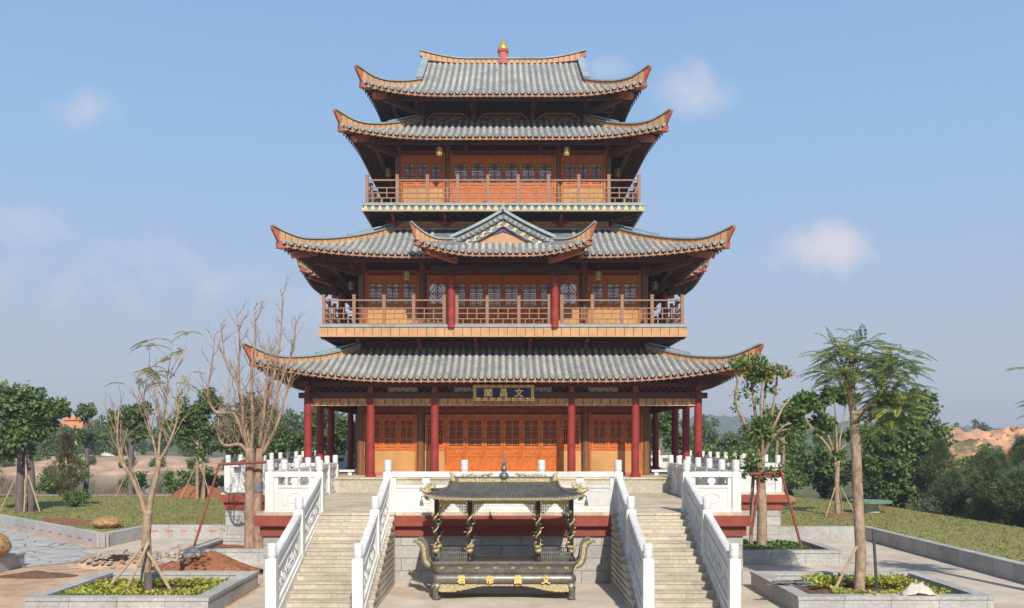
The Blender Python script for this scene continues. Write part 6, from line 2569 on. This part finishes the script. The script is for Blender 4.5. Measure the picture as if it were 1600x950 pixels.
# --- feathery dark evergreens (needle bushes), shrubs and the far tree belt
def needle_mesh(seed, h, rad, n_=900, leafm='needle', strands=5):
    r_ = random.Random(seed)
    b_, t_ = MB(), MB()
    t_.tube([(0, 0, -.1), (0, 0, h * .5), (r_.gauss(0, .1), 0, h * .95)], [.06, .04, .01], 6)
    for i in range(n_):
        z = h * (.04 + .96 * r_.random() ** .8)
        t = z / h
        rr = rad * (1 - t ** 1.8) ** .75 * math.sqrt(r_.random()) * (.75 + .4 * math.sin(z * 3.1 + seed)) + .05
        a = r_.uniform(0, 2 * PI)
        p = Vector((rr * math.cos(a), rr * math.sin(a), z))
        for _ in range(strands):
            d = Vector((math.cos(a) * .6, math.sin(a) * .6, .75)) + rv(r_, .45)
            d.normalize()
            s_ = d.cross(rv(r_)).normalized() * r_.uniform(.010, .022)
            L = r_.uniform(.16, .42)
            b_.add([p - s_, p + s_, p + d * L + Vector((0, 0, -.05))], [(0, 1, 2)])
    return b_.mesh('foliage', leafm), t_.mesh('trunk', 'bark_grey', True)


NM = [needle_mesh(51, 3.4, 1.35, 1500), needle_mesh(52, 2.9, 1.25, 1300), needle_mesh(53, 2.3, 1.3, 1200)]
NB = needle_mesh(54, 3.2, .9, 700, 'needle_brown')


def needle(label, loc, k, sc=1.0, rz=0.0, meshes=None, group='feathery evergreens beyond the right lawn'):
    T = tree(label, loc, group, 'shrub', 'evergreen_shrub')
    ms = meshes or NM[k % 3]
    link('foliage', ms[0], T)
    link('trunk', ms[1], T)
    T.scale = (sc, sc, sc)
    T.rotation_euler = (0, 0, rz)
    return T


r_ = random.Random(606)
spots = [(20.6, 44.5, 0, 1.0), (21.9, 43.0, 1, 1.0), (22.6, 41.0, 0, .92), (21.0, 40.2, 2, 1.05), (20.0, 42.0, 2, .9), (19.4, 37.6, 1, .95), (20.3, 38.6, 0, .85), (21.4, 37.3, 1, 1.1), (22.5, 38.8, 0, 1.0),
         (19.3, 35.3, 2, 1.0), (20.6, 35.4, 1, .95), (21.9, 35.0, 0, .85), (19.6, 33.0, 2, .95), (20.7, 32.6, 1, .85), (22.8, 36.3, 1, 1.0), (24.0, 40.0, 0, 1.1), (24.2, 44.0, 0, 1.05), (24.5, 37.5, 1, 1.0), (19.2, 30.5, 2, .8), (23.6, 34.0, 1, .9), (20.6, 30.0, 1, .8)]
for i, (x, y, k, sc) in enumerate(spots):
    needle('feathery dark green evergreen in the hedge beyond the right lawn', (x, y, .0), k, sc, r_.uniform(0, 6.28))
needle('thin brownish feathery evergreen left of the small two-tufted tree', (-24.0, 52.0, .3), 0, 1.1, .4, NB, 'feathery evergreens on the left')
needle('low brownish feathery shrub at the left edge behind the round-crowned tree', (-27.6, 50.5, .3), 0, .95, 1.4, NB, 'feathery evergreens on the left')


def shrub_mesh(seed, rx, ry, rz, leafm, size=.2, clumps=26, per=70, trunk=0):
    r_ = random.Random(seed)
    lv, tk = MB(), MB()
    for _ in range(clumps):
        v = rv(r_).normalized() * r_.uniform(.3, .95)
        c_ = (v.x * rx, v.y * ry, trunk + rz + v.z * rz)
        q = r_.uniform(.25, .5) * min(rx, rz) * .8
        leaf_clump(lv, c_, (q, q, q * .8), per, r_, size, .3, .35)
        tk.tube([(0, 0, -.1), (v.x * rx * .4, v.y * ry * .4, (trunk + rz) * .6), c_], [.05 * (1 + trunk * .3), .035, .012], 5)
    return lv.mesh('crown', leafm), tk.mesh('trunk', 'bark_grey', True)


SH = [shrub_mesh(71, 2.0, 1.5, 1.7, 'leaf_dark', .26, 34, 75), shrub_mesh(72, 1.7, 1.4, 1.3, 'leaf_mid', .24, 28, 75), shrub_mesh(73, 1.9, 1.7, 2.1, 'leaf_dark', .28, 36, 80, 1.2), shrub_mesh(74, 1.6, 1.3, 1.0, 'leaf_mid', .2, 24, 70)]


def shrub(label, loc, k, sc=1.0, rz=0.0, group='bushes and trees of the background belt', name='bush', cat='bush'):
    T = tree(label, loc, group, cat, name)
    link('crown', SH[k][0], T)
    link('trunk', SH[k][1], T)
    T.scale = (sc, sc, sc)
    T.rotation_euler = (0, 0, rz)
    return T


for (x, y, k, sc) in [(11.9, 57, 0, 1.0), (14.0, 55.5, 0, 1.0), (16.2, 54.5, 1, 1.0), (18.2, 53.5, 0, 1.05), (20.5, 52, 0, .95), (12.8, 53.8, 1, .8), (22.7, 52, 2, .9), (17.4, 58, 2, .85), (25.5, 50, 0, .9), (15.0, 61, 2, .8)]:
    shrub('dark green bush in the belt behind the right lawn', (x, y, .1), k, sc, r_.uniform(0, 6.28), 'bushes behind the right lawn')
shrub('bright green conifer-like bush low behind the right-hand balustrade', (15.3, 52.2, .2), 1, .95, 1.0, 'bushes behind the right lawn')
for (x, y, k, sc) in [(-27.6, 58.0, 3, .9), (-19.3, 57.0, 3, .95), (-17.6, 56.4, 1, .7), (-12.2, 57.5, 0, .95), (-14.6, 57.8, 0, .9), (-9.5, 58.5, 0, .95), (-23.4, 60, 3, .8), (-31, 49, 1, .9)]:
    shrub('leafy green bush on the near bank of the lake on the left', (x, y, .1), k, sc, r_.uniform(0, 6.28), 'bushes by the lake on the left')
shrub('yellow-green bush on stakes right of the dense round-crowned tree', (-26.0, 56.0, .3), 3, 1.05, .3, 'bushes by the lake on the left')
shrub('low dark bush at the foot of the dense round-crowned tree', (-19.9, 44.0, .4), 3, .45, .8, 'bushes by the lake on the left')
# far belt beyond the lake and behind the pavilion
for (x, y, sc) in [(-56.5, 117, 1.15), (-53.2, 112, 1.1), (-51.6, 119, 1.25), (-49.0, 113, 1.0), (-47.2, 116, 1.2), (-45.0, 112, .95), (-59.8, 115, 1.1)]:
    shrub('small far tree on the opposite bank of the lake', (x, y, 1.0), 0, sc, r_.uniform(0, 6.28), 'far trees beyond the lake', 'far_tree', 'tree')
for i in range(44):
    x = -72 + i * 1.75 + r_.uniform(-1.5, 1.5)
    y = 114 + r_.uniform(-5, 30)
    shrub('small far tree on the opposite bank of the lake', (x, y, 1.2), r_.choice((0, 2, 1, 2)), r_.uniform(.7, 1.3), r_.uniform(0, 6.28), 'far trees beyond the lake', 'far_tree', 'tree')
for i in range(30):
    x = 14 + i * 4.6 + r_.uniform(-2, 2)
    y = 112 + r_.uniform(-8, 36) + (25 if x > 40 else 0)
    shrub('small far tree behind the pavilion and the red earth cliff on the right', (x, y, .8), r_.choice((0, 2, 2)), r_.uniform(.8, 1.25), r_.uniform(0, 6.28), 'far trees on the right', 'far_tree', 'tree')
for i in range(40):
    x = -66 + i * 1.35 + r_.uniform(-1, 1)
    shrub('low scrub bush on the far bank of the lake', (x, 97.5 + r_.uniform(-1.5, 5), r_.uniform(.2, .9)), r_.choice((1, 3, 3)), r_.uniform(.35, .85), r_.uniform(0, 6.28), 'scrub on the far bank of the lake', 'scrub_bush')
for i in range(30):
    x = 40 + i * 1.15 + r_.uniform(-1, 1)
    shrub('scrub bush growing at the foot of the orange earth cliff', (x, 84 + r_.uniform(-2, 5), .6 + r_.uniform(0, 1.0)), r_.choice((1, 3, 3)), r_.uniform(.22, .55), r_.uniform(0, 6.28), 'scrub below the earth cliff')
for (x, y, k, sc) in [(47, 82, 1, .8), (53, 83, 3, 1.0), (58, 82, 1, 1.0), (41, 80, 0, .9), (50, 86, 3, .7), (62, 84, 0, .9), (36, 84, 0, 1.2), (33, 78, 0, 1.1), (56, 87, 3, .6)]:
    shrub('scrub bush growing at the foot of the orange earth cliff', (x, y, .3), k, sc, r_.uniform(0, 6.28), 'scrub below the earth cliff')

# ------------------------------------------------------------------ humid air over the grounds
hzm = bpy.data.materials.new('haze_air')
hzm.use_nodes = True
hn, hl = hzm.node_tree.nodes, hzm.node_tree.links
hn.remove(hn['Principled BSDF'])
pv = hn.new('ShaderNodeVolumePrincipled')
pv.inputs['Color'].default_value = (0.86, 0.90, 0.97, 1)
pv.inputs['Density'].default_value = 0.0009
pv.inputs['Anisotropy'].default_value = 0.2
hl.new(pv.outputs[0], hn['Material Output'].inputs['Volume'])
MATS['haze_air'] = hzm
tag(MB().box(-1100, 1100, -60, 1150, -1.2, 32).build('haze', 'haze_air'), 'thin pale haze over the grounds', 'haze', None, 'stuff')
